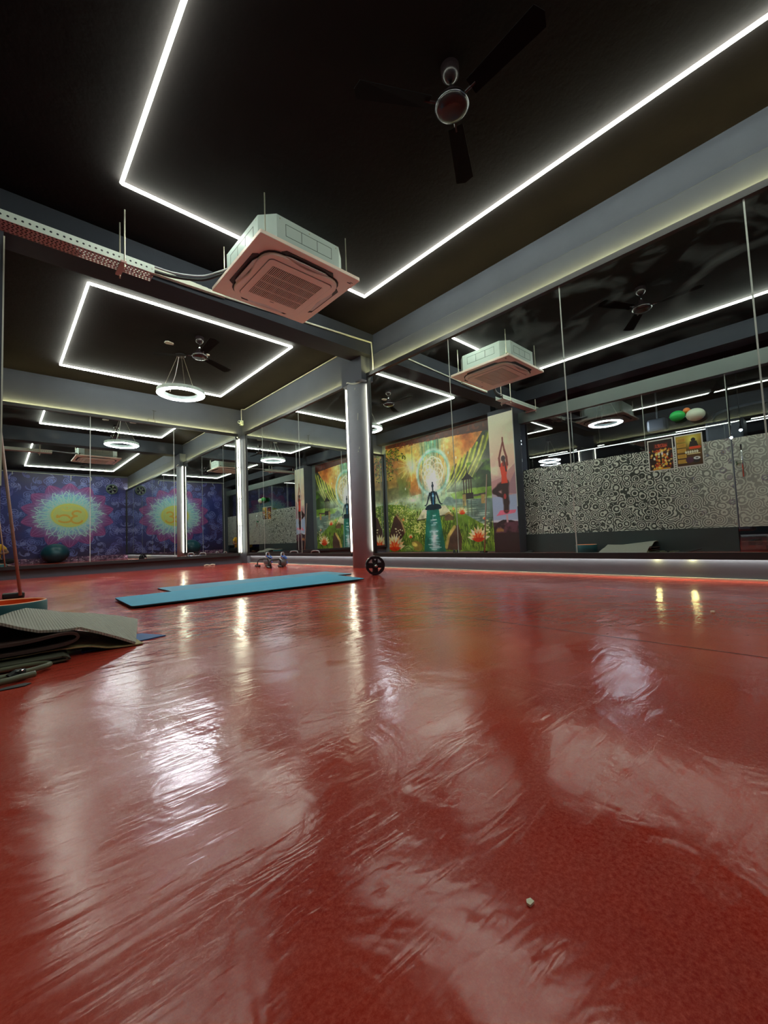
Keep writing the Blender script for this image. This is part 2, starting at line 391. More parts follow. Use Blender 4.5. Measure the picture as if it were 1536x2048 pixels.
# ------------------------------------------------------------------ setting
struct('floor', boxb(-8, XW + .15, YS - .15, 9.6, -0.12, 0), M['floor'], 'glossy red epoxy floor with scuffs')
struct('ceiling', boxb(-8, XW + .15, YS - .15, 9.6, ZC, ZC + .12), M['ceiling'], 'black painted slab ceiling')
struct('wall_right', boxb(XW, XW + .15, YS - .15, YW + .15, 0, ZC), M['wall'], 'grey wall carrying the long mirrors')
struct('wall_back', boxb(-8, XW, YW, YW + .15, 0, ZC), M['wall'], 'grey wall behind the back mirror')
struct('wall_front', boxb(-.45, XW, YS - .15, YS, 0, ZC), M['wall'])
struct('wall_left', boxb(XL - .15, XL, 4.78, YW, 0, ZC), M['lintel'])
struct('trim_1', boxb(XL, XW, 4.17, 4.48, 2.885, ZC), M['beam'], 'dark cross beam between the left pier and the round column')
struct('trim_2', boxb(-.42, -.10, YS, 4.17, 2.94, ZC), M['beam'], 'upper beam above the glass partition')
struct('trim_3', boxb(-.34, -.20, YS, 4.22, 2.555, 2.77), M['lintel'], 'grey green lintel on top of the glass partition')
struct('trim_4', boxb(XL, -.10, 4.78, YW, 2.90, ZC), M['beam'])
struct('trim_5', boxb(-.45, .022, 4.22, 4.78, 0, 2.885), M['wall'], 'square grey pier at the left')
struct('trim_6', boxb(XW - .004, XW, YS, 4.17, 2.906, 2.909), M['wall'], 'hairline plaster joint above the long mirror')
struct('trim_7', boxb(.020, .030, 4.212, 4.224, 0.9, 2.84), M['pvc'], 'pale edge strip on the corner of the pier')
struct('baseboard_right', boxb(XW - .02, XW, YS, 4.30, 0, 0.012), M['cream'])
struct('baseboard_back', boxb(XW - .02, XW, 4.70, YW, 0, 0.012), M['cream'])
struct('wall_far', boxb(-8.15, -8, YS - .15, 9.6, 0, ZC), M['beam'], 'far dark wall of the hall beyond the glass')
struct('wall_hall', boxb(-8, -.45, YS - .15, YS, 0, ZC), M['beam'])

# round engaged column
col = thing('column', 'round grey column standing between the two right hand mirrors', 'column', (3.80, 4.50, 0))
col['kind'] = 'structure'
prof = []
obj('shaft', latheb([(0.19, 0), (0.19, 2.56)], seg=48), M['column'], col, smooth=False)
for p in col.children[0].data.polygons: p.use_smooth = len(p.vertices) == 4
bm = B()
for k in range(48):
    a0, a1 = 2 * PI * k / 48, 2 * PI * (k + 1) / 48
    random.seed(k); z0 = 2.555 + 0.03 * math.sin(a0 * 3) ; z1 = 2.555 + 0.03 * math.sin(a1 * 3)
    vs = [bm.verts.new((.196 * math.cos(a), .196 * math.sin(a), z)) for a, z in ((a0, z0), (a1, z1), (a1, z1 + .02), (a0, z0 + .02))]
    bm.faces.new(vs)
obj('plaster_edge', bm, M['plaster'], col)
obj('column_head', boxb(-.17, -.005, -.24, .20, 2.56, 2.885), M['wall'], col)
# plaster chips on the shaft
for (a, z, h) in ((3.75, 2.02, .10), (3.78, 1.62, .03), (3.7, 1.58, .02), (3.6, 2.45, .03)):
    c, s = math.cos(a), math.sin(a)
    obj('plaster_chip', tubeb([(.19 * c, .19 * s, z), (.19 * math.cos(a + .03), .19 * math.sin(a + .03), z + h)], .006, 6), M['plaster'], col)

# ------------------------------------------------------------------ mirrors
def wall_mirror(label, kind, a0, a1, seams, zb=.148, zt=2.655, left=True, right=True):
    """kind 'x': on the right wall, spans y; kind 'y': on the back wall, spans x"""
    t = thing('wall_mirror', label, 'mirror', (0, 0, 0))
    def bx(u0, u1, d0, d1, z0, z1):   # u along wall, d depth from the glass plane towards the wall (+)
        if kind == 'x': return boxb(XM + d0, XM + d1, u0, u1, z0, z1)
        return boxb(u0, u1, YM + d0, YM + d1, z0, z1)
    f = .05
    obj('backing_board', bx(a0 + .01, a1 - .01, .006, .014, zb + .01, zt - .01), M['frame'], t)
    obj('frame_rail', bx(a0, a1, -.024, .012, zt - f, zt), M['frame'], t)
    obj('frame_rail', bx(a0, a1, -.024, .012, zb, zb + f), M['frame'], t)
    if left: obj('frame_stile', bx(a0, a0 + f * .6, -.024, .012, zb + f, zt - f), M['frame'], t)
    if right: obj('frame_stile', bx(a1 - f * .6, a1, -.024, .012, zb + f, zt - f), M['frame'], t)
    cuts = [a0 + (.03 if left else 0)] + list(seams) + [a1 - (.03 if right else 0)]
    for c0, c1 in zip(cuts, cuts[1:]):
        obj('mirror_pane', bx(c0 + .002, c1 - .002, 0, .005, zb + f, zt - f), M['mirror'], t)
    for s in seams:
        obj('pane_joint', bx(s - .005, s + .005, -.001, .006, zb + f, zt - f), M['seam'], t)
    return t
mx1 = wall_mirror('long frameless-jointed mirror in black frame right of the round column', 'x', YS + .02, 4.25, (-.99, .29, 1.575, 2.855))
mx2 = wall_mirror('narrower black framed mirror between the round column and the far corner', 'x', 4.72, 8.10, (6.06, 7.37))
mx3 = wall_mirror('black framed mirror wall across the back of the room', 'y', -.28, 3.66, (-.15, 1.14, 2.43), zb=.148, right=False)

def strip(name, label, bm, m, group=None):
    return tag(obj(name, bm, m), label, 'led strip', group)
strip('cove_strip', 'warm LED strip hidden behind the top edge of the long right mirror', boxb(XM + .016, XM + .026, YS + .05, 4.22, 2.646, 2.655), M['covetop'])
strip('cove_strip', 'warm LED strip hidden behind the top edge of the mirror beyond the column', boxb(XM + .016, XM + .026, 4.75, 8.08, 2.646, 2.655), M['covetop'])
strip('cove_strip', 'warm LED strip hidden behind the top edge of the back mirror', boxb(-.25, 3.62, YM + .016, YM + .024, 2.646, 2.655), M['covetop'])
strip('cove_strip', 'white LED strip glowing under the long right mirror', boxb(XM + .030, XM + .040, YS + .05, 4.22, .155, .161), M['covebot'])
strip('cove_strip', 'white LED strip glowing under the mirror beyond the column', boxb(XM + .030, XM + .040, 4.75, 8.08, .155, .161), M['covebot'])

for y_ in (.985, .76): strip('led_spot', 'brighter spot of the strip under the long mirror, %s of two' % ('left' if y_ > .9 else 'right'), boxb(XM + .028, XM + .046, y_ - .012, y_ + .012, .146, .154), M['covetop'])
def post(label, x, y, z0, z1, r, joints=()):
    t = thing('tube_light', label, 'tube light', (x, y, z0))
    obj('light_tube', tubeb([(0, 0, 0.02), (0, 0, z1 - z0 - .02)], r, 12), M['post'], t, smooth=True)
    obj('end_cap', tubeb([(0, 0, 0), (0, 0, .02)], r * 1.1, 12), M['white'], t); obj('end_cap', tubeb([(0, 0, z1 - z0 - .02), (0, 0, z1 - z0)], r * 1.1, 12), M['white'], t)
    for z in joints: obj('clip', tubeb([(0, 0, z), (0, 0, z + .015)], r * 1.15, 12), M['white'], t)
    return t
post('upright white tube light on the far side of the round column', 3.700, 4.695, .20, 2.56, .012)
post('upright white tube light squeezed between round column and long right mirror', 3.765, 4.295, .20, 2.56, .010)
post('thick upright tube light in the far corner beside the back mirror', 3.672, 8.268, .20, 2.56, .013, (.55, 1.10, 1.75))
struct('trim_8', boxb(3.725, XW, 8.11, YW, 0, 2.62), M['wall'], 'slim grey post in the far corner')

# ------------------------------------------------------------------ ceiling LED rectangles
def led_rect(label, x0, x1, y0, y1, z=3.160, r=.0130):
    t = thing('led_rectangle', label, 'led light', ((x0 + x1) / 2, (y0 + y1) / 2, z))
    hx, hy = (x1 - x0) / 2, (y1 - y0) / 2
    for a, b in (((-hx, hy), (hx, hy)), ((hx, hy), (hx, -hy)), ((hx, -hy), (-hx, -hy)), ((-hx, -hy), (-hx, hy))):
        obj('light_tube', tubeb([(a[0], a[1], 0), (b[0], b[1], 0)], r, 10), M['led'], t, smooth=True)
    return t
led_rect('large rectangle of white LED tubes on the ceiling of the near bay', .674, 3.078, -.878, 3.505)
led_rect('smaller rectangle of white LED tubes on the ceiling of the far bay', .683, 3.075, 5.11, 7.69)

# ------------------------------------------------------------------ ring pendant
def ring_pendant(loc, label, m, cables=True, r=.32, ri=.225, group=None):
    t = thing('ring_pendant', label, 'pendant light', loc, 0, group)
    obj('ring_housing', latheb([(ri, .004), (ri, .055), (r, .055), (r, .004)], seg=56, caps=False), M['acbody'], t, smooth=False)
    bm = latheb([(ri + .004, .006), (ri + .02, -.004), (r - .02, -.004), (r - .004, .006)], seg=56, caps=False)
    obj('diffuser', bm, m, t, smooth=True)
    top = ZC - loc[2]
    if cables:
        for k in range(3):
            a = 0.4 + k * 2 * PI / 3
            obj('suspension_wire', tubeb([(.27 * math.cos(a), .27 * math.sin(a), .05), (.05 * math.cos(a), .05 * math.sin(a), top - .03)], .0016, 5), M['steel'], t)
        obj('power_cord', tubeb(smoothpts([(-.12, .1, .05), (-.10, .1, .15), (-.07, .07, .25), (-.05, .05, .35), (-.02, .02, top - .03)]), .004, 6), M['white'], t)
        obj('ceiling_cap', latheb([(.055, top - .03), (.07, top - .012), (.07, top)], seg=24), M['black'], t)
    return t
ring_pendant((1.965, 6.36, 2.59), 'glowing white ring pendant hanging from wires in the far bay', M['ring'])
ring_pendant((-1.80, 3.15, 2.56), 'ring pendant seen through the clear glass of the partition', M['ring2'])
ring_pendant((-5.1, 5.95, 2.56), 'small distant ring pendant deep in the dark hall', M['ring2'])

# bare ceiling cut-outs near the pendant
for (x, y, lab) in ((1.72, 6.05, 'ragged plaster patch left of the pendant cap on the ceiling'), (2.22, 6.12, 'ragged plaster patch beside the far ceiling fan')):
    t = thing('ceiling_patch', lab, 'plaster patch', (x, y, ZC))
    bm = B(); random.seed(int(x * 100))
    pts = [( (.05 + .03 * random.random()) * math.cos(a), (.03 + .02 * random.random()) * math.sin(a)) for a in [k * PI / 5 for k in range(10)]]
    prism(bm, pts, -.012, -.001); obj('patch', bm, M['plaster'], t)

# ------------------------------------------------------------------ ceiling fans
def fan(loc, label, rod='chrome'):
    t = thing('ceiling_fan', label, 'ceiling fan', loc)
    h = ZC - loc[2]
    obj('canopy', latheb([(.02, h - .09), (.05, h - .06), (.055, h)], seg=24), M['fan'], t, smooth=True)
    obj('downrod', tubeb([(0, 0, .06), (0, 0, h - .07)], .011, 10), M[rod], t, smooth=True)
    obj('motor_housing', latheb([(.018, .10), (.034, .09), (.04, .05), (.088, .025), (.097, .0), (.097, -.015), (.085, -.03), (.05, -.036), (0, -.036)], seg=40), M['fan'], t, smooth=True)
    obj('trim_ring', latheb([(.095, .006), (.101, .0), (.101, -.010), (.095, -.016)], seg=40, caps=False), M['dimchrome'], t, smooth=True)
    for k in range(3):
        a = .5 + k * 2 * PI / 3; ca, sa = math.cos(a), math.sin(a)
        def P(r, s, z): return (r * ca - s * sa, r * sa + s * ca, z)
        bm = B()
        vs = [bm.verts.new(P(*q)) for q in ((.14, -.045, .010), (.56, -.06, .012), (.585, 0, .004), (.56, .06, -.006), (.14, .045, -.008))]
        vb = [bm.verts.new(v.co - Vector((0, 0, .004))) for v in vs]
        bm.faces.new(vs); bm.faces.new(vb[::-1])
        for i in range(5): bm.faces.new((vs[i], vb[i], vb[(i + 1) % 5], vs[(i + 1) % 5]))
        o = obj('blade', bm, M['blade'], t)
        obj('blade_arm', tubeb([P(.09, 0, 0), P(.17, 0, .002)], .008, 6), M['fan'], o)
    return t
fan((1.965, 1.385, 2.94), 'dark ceiling fan with chrome ringed motor in the near bay', 'dimchrome')
fan((1.99, 5.66, 2.93), 'dark ceiling fan with chrome rod in the far bay near the ring pendant')

# ------------------------------------------------------------------ cassette air conditioner
ac = thing('air_conditioner', 'four way ceiling cassette air conditioner with pink-tinted white grille hanging from rods', 'air conditioner', (1.955, 3.332, 2.765))
def rrect(hx, hy, c, n=5):
    out = []
    for sx, sy, a0 in ((1, 1, 0), (-1, 1, PI / 2), (-1, -1, PI), (1, -1, 1.5 * PI)):
        for k in range(n + 1):
            a = a0 + (PI / 2) * k / n; out.append((sx * (hx - c) + c * math.cos(a), sy * (hy - c) + c * math.sin(a)))
    return out
hb = .42; ch = .11
body = [(hb, -hb + ch), (hb, hb - ch), (hb - ch, hb), (-hb + ch, hb), (-hb, hb - ch), (-hb, -hb + ch), (-hb + ch, -hb), (hb - ch, -hb)]
obj('housing', prism(B(), body, .03, .285), M['acbody'], ac)
# facing panel: outer slab with a raised lobed centre
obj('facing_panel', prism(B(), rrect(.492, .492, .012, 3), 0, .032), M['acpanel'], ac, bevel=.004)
lobed = []
for k in range(72):
    a = 2 * PI * k / 72; p = 5.0
    r = .388 / ((abs(math.cos(a)) ** p + abs(math.sin(a)) ** p) ** (1 / p))
    r *= 1 - .085 * (abs(math.cos(2 * a)) ** 3)
    lobed.append((r * math.cos(a), r * math.sin(a)))
obj('centre_shadow_gap', prism(B(), [(x * 1.03, y * 1.03) for x, y in lobed], -.006, 0), M['acdark'], ac)
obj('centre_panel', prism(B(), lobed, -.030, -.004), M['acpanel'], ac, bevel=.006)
obj('grille_groove', prism(B(), rrect(.315, .315, .04), -.0325, -.0305), M['line'], ac)
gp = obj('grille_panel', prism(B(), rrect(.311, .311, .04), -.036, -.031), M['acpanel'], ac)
g = obj('intake_recess', boxb(-.25, .25, -.235, .235, -.0372, -.0362), M['acdark'], ac)
for k in range(32):
    x = -.243 + .486 * k / 31
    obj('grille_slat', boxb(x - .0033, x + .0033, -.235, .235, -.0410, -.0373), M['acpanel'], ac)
for y in (-.115, 0, .115):
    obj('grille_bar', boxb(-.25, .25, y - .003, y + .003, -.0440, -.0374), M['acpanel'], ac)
for k in range(4):
    a = k * PI / 2; R = Matrix.Rotation(a, 4, 'Z')
    bm = prism(B(), [(-.26, .395), (-.22, .345), (.22, .345), (.26, .395), (.23, .432), (-.23, .432)], -.006, .0005); bm.transform(R); sl = obj('air_slot', bm, M['acdark'], ac)
    bm = B(); 
    pts = [(-.215, .380, -.012), (-.17, .368, -.020), (.17, .368, -.020), (.215, .380, -.012), (.17, .405, -.024), (-.17, .405, -.024)]
    vs = [bm.verts.new(p) for p in pts]; vb = [bm.verts.new((p[0], p[1], p[2] + .006)) for p in pts]
    bm.faces.new(vs); bm.faces.new(vb[::-1])
    for i in range(6): bm.faces.new((vs[i], vb[i], vb[(i + 1) % 6], vs[(i + 1) % 6]))
    bm.transform(R); obj('louvre', bm, M['white'], sl)
    # knock-out panels drawn on the housing sides
    bm = B()
    for (u0, u1, v0, v1) in ((-.23, .23, .232, .236), (-.23, .23, .132, .136), (-.23, -.226, .132, .236), (.226, .23, .132, .236), (-.08, -.076, .132, .236), (.076, .08, .132, .236)):
        box(bm, u0, u1, hb, hb + .0015, v0, v1)
    bm.transform(R); obj('knock_out_panel', bm, M['line'], ac)
    bm = B()
    for u, v in ((-.28, .26), (0, .26), (.28, .26), (0, .06)):
        bm = tubeb([(u, hb, v), (u, hb + .004, v)], .006, 6); bm.transform(R); obj('screw', bm, M['steel'], ac)
for sx, sy in ((1, 1), (-1, 1), (-1, -1), (1, -1)):
    x, y = sx * .405, sy * .405
    r_ = obj('hanging_rod', tubeb([(x, y, .06), (x, y, ZC - 2.765)], .005, 6), M['steel'], ac)
    obj('nut', tubeb([(x, y, .05), (x, y, .075)], .013, 6), M['chrome'], r_)
    obj('bracket', boxb(min(x, x - sx * .06), max(x, x - sx * .06), y - .02, y + .02, .075, .081), M['steel'], r_)
obj('rating_label', boxb(.335, .375, -hb - .001 + .035, -hb + .037, .05, .12), M['lime'], ac).rotation_euler = (0, 0, 0)
obj('indicator_mark', boxb(.41, .45, -.41, -.40, -.001, .0005), M['acdark'], ac); obj('indicator_mark', boxb(.425, .46, -.425, -.418, -.001, .0005), M['acdark'], ac)
obj('small_badge', boxb(-.02, .02, .262, .270, -.0366, -.0358), M['line'], gp)

# ------------------------------------------------------------------ cable tray and pipes
tr = thing('cable_tray', 'perforated steel cable tray hung under the dark cross beam at upper left', 'cable tray', (0, 3.90, 2.74))
def perforated(nx, ny, dx, dy, r, stagger=True):
    bm = B()
    for i in range(nx):
        for j in range(ny):
            cx, cy_ = (i + .5) * dx, (j + .5) * dy
            if stagger and j % 2: off = dx * .25
            else: off = -dx * .25 if stagger else 0
            x0, x1, y0, y1 = i * dx, (i + 1) * dx, j * dy, (j + 1) * dy
            o8 = [(x0, y0), (cx, y0), (x1, y0), (x1, cy_), (x1, y1), (cx, y1), (x0, y1), (x0, cy_)]
            h8 = [(cx + off * .5 + r * math.cos(a), cy_ + r * math.sin(a)) for a in [PI * 1.25 + k * PI / 4 for k in range(8)]]
            O = [bm.verts.new((p[0], p[1], 0)) for p in o8]; Hh = [bm.verts.new((p[0], p[1], 0)) for p in h8]
            for k in range(8): bm.faces.new((O[k], O[(k + 1) % 8], Hh[(k + 1) % 8], Hh[k]))
    bmesh.ops.remove_doubles(bm, verts=bm.verts, dist=1e-5); return bm
bm = perforated(56, 6, .025, .024, .0082); bm.transform(Matrix.Translation((-.42, -.066, 0)))
o = obj('tray_bottom', bm, M['traybot'], tr); sm = o.modifiers.new('t', 'SOLIDIFY'); sm.thickness = .002
for sy in (-.067, .078):
    bm = perforated(35, 1, .040, .070, .0085, False); bm.transform(Matrix.Rotation(PI / 2, 4, 'X')); bm.transform(Matrix.Translation((-.42, sy, 0)))
    o = obj('side_rail', bm, M['tray'], tr); sm = o.modifiers.new('t', 'SOLIDIFY'); sm.thickness = .002
for (x, y) in ((.755, -.085), (.755, .10), (-.15, -.085)):
    obj('hanging_rod', tubeb([(x, y, -.05), (x, y, ZC - 2.74)], .006, 8), M['steel'], tr)
for y_ in (-.045, -.015, .02, .05): obj('dark_tray_fill', tubeb([(-.42, y_, .018), (.1, y_ + .006, .016), (.42 + y_, y_, .016)], .015, 8), M['black'], tr)  # black tubes added to darken the tray holes seen from below
obj('cross_bracket', boxb(.725, .765, -.10, .12, -.020, -.004), M['traybot'], tr)
obj('cross_bracket', boxb(-.17, -.13, -.10, .12, -.020, -.004), M['traybot'], tr)

rp = thing('refrigerant_pipe', 'black insulated pipe and thin grey conduit sagging from the cable tray to the air conditioner', 'pipe', (0, 0, 0))
obj('insulated_pipe', tubeb(smoothpts([(.50, 3.87, 2.765), (.95, 3.88, 2.785), (1.15, 3.86, 2.79), (1.35, 3.77, 2.80), (1.46, 3.66, 2.83), (1.520, 3.58, 2.85)]), .013, 10), M['black'], rp, smooth=True)
obj('flexible_conduit', tubeb(smoothpts([(.50, 3.85, 2.79), (.95, 3.86, 2.815), (1.15, 3.84, 2.815), (1.35, 3.75, 2.825), (1.46, 3.64, 2.855), (1.520, 3.56, 2.87)]), .009, 10), M['silver'], rp, smooth=True)
bm = B()
for i in range(12):
    x = 1.0 + i * .06; wz = .03 * (1 - (i / 12) ** 3)
    box(bm, x, x + .0605, 4.125, 4.165, 2.927 + .012 * i / 12 - wz * .2, 2.945 + wz)
tag(obj('cable_duct', bm, M['pvc']), 'flat cream cable duct fixed along the face of the cross beam', 'duct')
cb = thing('cable_conduit', 'pale conduit running along the cross beam and down to the round column', 'conduit', (0, 0, 0))
obj('beam_run', tubeb([(1.735, 4.155, 2.957), (3.735, 4.155, 3.055)], .011, 8), M['pvc'], cb, smooth=True)
obj('drop_run', tubeb(smoothpts([(3.735, 4.155, 3.055), (3.742, 4.15, 2.9), (3.745, 4.15, 2.75), (3.75, 4.16, 2.67)]), .009, 8), M['pvc'], cb, smooth=True)
cc = thing('camera_conduit', 'thin white conduit along the ceiling edge ending at the security camera', 'conduit', (0, 0, 0))
obj('ceiling_run', tubeb([(3.77, 4.49, 3.165), (3.77, 8.2, 3.165), (3.72, 8.235, 3.165)], .008, 8), M['pvc'], cc, smooth=True)
obj('wall_drop', tubeb([(3.715, 8.235, 3.165), (3.715, 8.235, 2.93)], .008, 8), M['pvc'], cc, smooth=True)
sc_ = thing('security_camera', 'small white security camera in the far corner above the mirrors', 'camera', (3.71, 8.22, 2.88), 0)
obj('camera_base', boxb(-.025, .035, -.02, .04, -.05, .05), M['cream'], sc_, bevel=.008)
obj('camera_barrel', tubeb([(0, 0, 0), (-.075, -.055, -.005)], .032, 16), M['cream'], sc_, smooth=False)
obj('lens', tubeb([(-.07, -.051, -.005), (-.079, -.058, -.0055)], .02, 16), M['blackgloss'], sc_)
hk = thing('wire_hook', 'bent black wire hook standing on the top edge of the back mirror', 'hook', (2.02, 8.30, 2.655))
obj('hook_wire', tubeb([(-.02, 0, 0), (-.02, 0, .05), (.09, 0, .05), (.09, 0, 0)], .004, 6), M['black'], hk)
obj('hook_stem', tubeb([(.07, 0, .05), (.075, 0, .20), (.05, 0, .215), (.11, -.01, .205)], .005, 6), M['black'], hk)
# conduit with drops on the front wall above the mandala
pc = thing('wall_conduit', 'pale conduit with two short drops above the purple mandala mural', 'conduit', (0, 0, 0))
obj('top_run', tubeb([(-.1, YS + .02, 3.14), (2.55, YS + .02, 3.10), (2.60, YS + .02, 3.05), (2.60, YS + .02, 2.95)], .010, 8), M['pvc'], pc)
obj('drop', tubeb([(1.99, YS + .02, 3.10), (1.99, YS + .02, 2.93)], .010, 8), M['pvc'], pc); obj('drop', tubeb([(.40, YS + .02, 3.13), (.40, YS + .02, 3.03)], .010, 8), M['pvc'], pc)
# exhaust fan
ef = thing('exhaust_fan', 'round green grey exhaust fan set in the purple mural wall', 'exhaust fan', (3.25, YS, 2.66))
obj('housing', latheb([(.19, .003), (.19, .05), (.15, .06), (.15, .012)], seg=32, axis='y', caps=False), M['vent'], ef)
obj('back_plate', latheb([(.0, .006), (.16, .006)], seg=32, axis='y', caps=False), M['black'], ef)
obj('hub', latheb([(.035, .01), (.035, .05), (0, .055)], seg=20, axis='y'), M['vent'], ef)
for k in range(5):
    a = k * 2 * PI / 5; bm = B(); vs = []
    for r, d, y in ((.03, -.25, .02), (.145, -.30, .02), (.145, .30, .045), (.03, .25, .04)):
        vs.append(bm.verts.new((r * math.cos(a + d), y, r * math.sin(a + d))))
    bm.faces.new(vs); o = obj('blade', bm, M['gymgrey'], ef); o.modifiers.new('t', 'SOLIDIFY').thickness = .003
for k in range(4):
    a = k * PI / 2 + .6; obj('guard_bar', tubeb([(.03 * math.cos(a), .055, .03 * math.sin(a)), (.155 * math.cos(a), .055, .155 * math.sin(a))], .005, 6), M['vent'], ef)
# ------------------------------------------------------------------ flat printed pictures, painted into colour attributes
class Cv:
    def __init__(s, u0, u1, v0, v1, res):
        s.nu = int(round((u1 - u0) / res)) + 1; s.nv = int(round((v1 - v0) / res)) + 1
        s.u = np.linspace(u0, u1, s.nu); s.v = np.linspace(v0, v1, s.nv); s.res = res
        s.U, s.V = np.meshgrid(s.u, s.v); s.img = np.zeros((s.nv, s.nu, 3))
        s.b = (u0, u1, v0, v1)
    def win(s, u0, u1, v0, v1):
        i0 = max(0, int((u0 - s.b[0]) / s.res) - 1); i1 = min(s.nu, int((u1 - s.b[0]) / s.res) + 3)
        j0 = max(0, int((v0 - s.b[2]) / s.res) - 1); j1 = min(s.nv, int((v1 - s.b[2]) / s.res) + 3)
        return slice(j0, max(j1, j0)), slice(i0, max(i1, i0))
    def put(s, sl, col, a):
        a = np.clip(a, 0, 1)[..., None]; s.img[sl] = s.img[sl] * (1 - a) + np.array(col) / 255.0 * a
    def grad(s, stops):
        vs = [q[0] for q in stops]
        for c in range(3): s.img[..., c] = np.interp(s.V, vs, [q[1][c] / 255 for q in stops])
    def ell(s, cu, cv, ru, rv, col, a=1.0, soft=0.03, rot=0.0):
        m = max(ru, rv) * 1.3; sl = s.win(cu - m, cu + m, cv - m, cv + m)
        U, V = s.U[sl] - cu, s.V[sl] - cv; c, d = math.cos(rot), math.sin(rot)
        x, y = U * c + V * d, -U * d + V * c
        r = np.sqrt((x / ru) ** 2 + (y / rv) ** 2); s.put(sl, col, a * np.clip((1 - r) / (soft + 1e-6) + .5, 0, 1))
    def glow(s, cu, cv, ru, rv, col, a=1.0, p=1.0):
        r2 = ((s.U - cu) / ru) ** 2 + ((s.V - cv) / rv) ** 2; s.put((slice(None), slice(None)), col, a * np.exp(-r2 ** p))
    def ringe(s, cu, cv, ru, rv, w, col, a=1.0):
        sl = s.win(cu - ru - w, cu + ru + w, cv - rv - w, cv + rv + w)
        r = np.sqrt(((s.U[sl] - cu) / ru) ** 2 + ((s.V[sl] - cv) / rv) ** 2); d = np.abs(r - 1) * min(ru, rv)
        s.put(sl, col, a * np.clip(1.3 - d / w, 0, 1))
    def line(s, pts, w, col, a=1.0, w1=None):
        n = len(pts) - 1
        for i in range(n):
            (x0, y0), (x1, y1) = pts[i][:2], pts[i + 1][:2]; ww = w if w1 is None else w + (w1 - w) * (i + .5) / n
            m = ww * 1.6 + s.res; sl = s.win(min(x0, x1) - m, max(x0, x1) + m, min(y0, y1) - m, max(y0, y1) + m)
            dx, dy = x1 - x0, y1 - y0; l2 = dx * dx + dy * dy + 1e-12
            t = np.clip(((s.U[sl] - x0) * dx + (s.V[sl] - y0) * dy) / l2, 0, 1)
            d = np.hypot(s.U[sl] - x0 - t * dx, s.V[sl] - y0 - t * dy)
            s.put(sl, col, a * np.clip(1 - (d - ww * .5) / max(s.res, ww * .4), 0, 1))
    def poly(s, pts, col, a=1.0):
        xs = [p[0] for p in pts]; ys = [p[1] for p in pts]; sl = s.win(min(xs), max(xs), min(ys), max(ys))
        U, V = s.U[sl], s.V[sl]; ins = np.zeros(U.shape, bool); n = len(pts)
        for i in range(n):
            (x0, y0), (x1, y1) = pts[i], pts[(i + 1) % n]
            if y0 == y1: continue
            c = ((y0 > V) != (y1 > V)) & (U < (x1 - x0) * (V - y0) / (y1 - y0) + x0); ins ^= c
        s.put(sl, col, a * ins)
    def noise(s, sc, seed, oct_=3):
        r = np.random.RandomState(seed); out = np.zeros_like(s.U); amp = 1; tot = 0
        for o in range(oct_):
            k = sc * 2 ** o; gu = int((s.b[1] - s.b[0]) * k) + 3; gv = int((s.b[3] - s.b[2]) * k) + 3
            g = r.rand(gv, gu); x = (s.U - s.b[0]) * k; y = (s.V - s.b[2]) * k
            i, j = x.astype(int), y.astype(int); fx, fy = x - i, y - j; fx = fx * fx * (3 - 2 * fx); fy = fy * fy * (3 - 2 * fy)
            out += amp * ((g[j, i] * (1 - fx) + g[j, i + 1] * fx) * (1 - fy) + (g[j + 1, i] * (1 - fx) + g[j + 1, i + 1] * fx) * fy); tot += amp; amp *= .55
        return out / tot
    def mesh(s, name, tof, parent=None):
        """tof(U,V)-> (x,y,z) arrays"""
        X, Y, Z = tof(s.U.ravel(), s.V.ravel()); n = s.nu * s.nv
        co = np.stack([X, Y, Z], 1).astype(np.float32)
        i = np.arange(s.nu - 1); j = np.arange(s.nv - 1); I, J = np.meshgrid(i, j); a = (J * s.nu + I).ravel()
        q = np.stack([a, a + 1, a + 1 + s.nu, a + s.nu], 1).astype(np.int32); nf = len(q)
        me = bpy.data.meshes.new(name); me.vertices.add(n); me.vertices.foreach_set('co', co.ravel())
        me.loops.add(nf * 4); me.loops.foreach_set('vertex_index', q.ravel())
        me.polygons.add(nf); me.polygons.foreach_set('loop_start', np.arange(0, nf * 4, 4, dtype=np.int32)); me.polygons.foreach_set('loop_total', np.full(nf, 4, np.int32))
        me.update(calc_edges=True)
        at = me.color_attributes.new('print', 'FLOAT_COLOR', 'POINT')
        c = np.clip(s.img, 0, 1); lin = np.clip(np.where(c <= .04045, c / 12.92, ((c + .055) / 1.055) ** 2.4) * 1.35, 0, .92)
        at.data.foreach_set('color', np.concatenate([lin.reshape(-1, 3), np.ones((n, 1))], 1).astype(np.float32).ravel())
        o = bpy.data.objects.new(name, me); C.objects.link(o); me.materials.append(M['print'])
        if parent: o.parent = parent
        return o
rnd = random.Random(11)

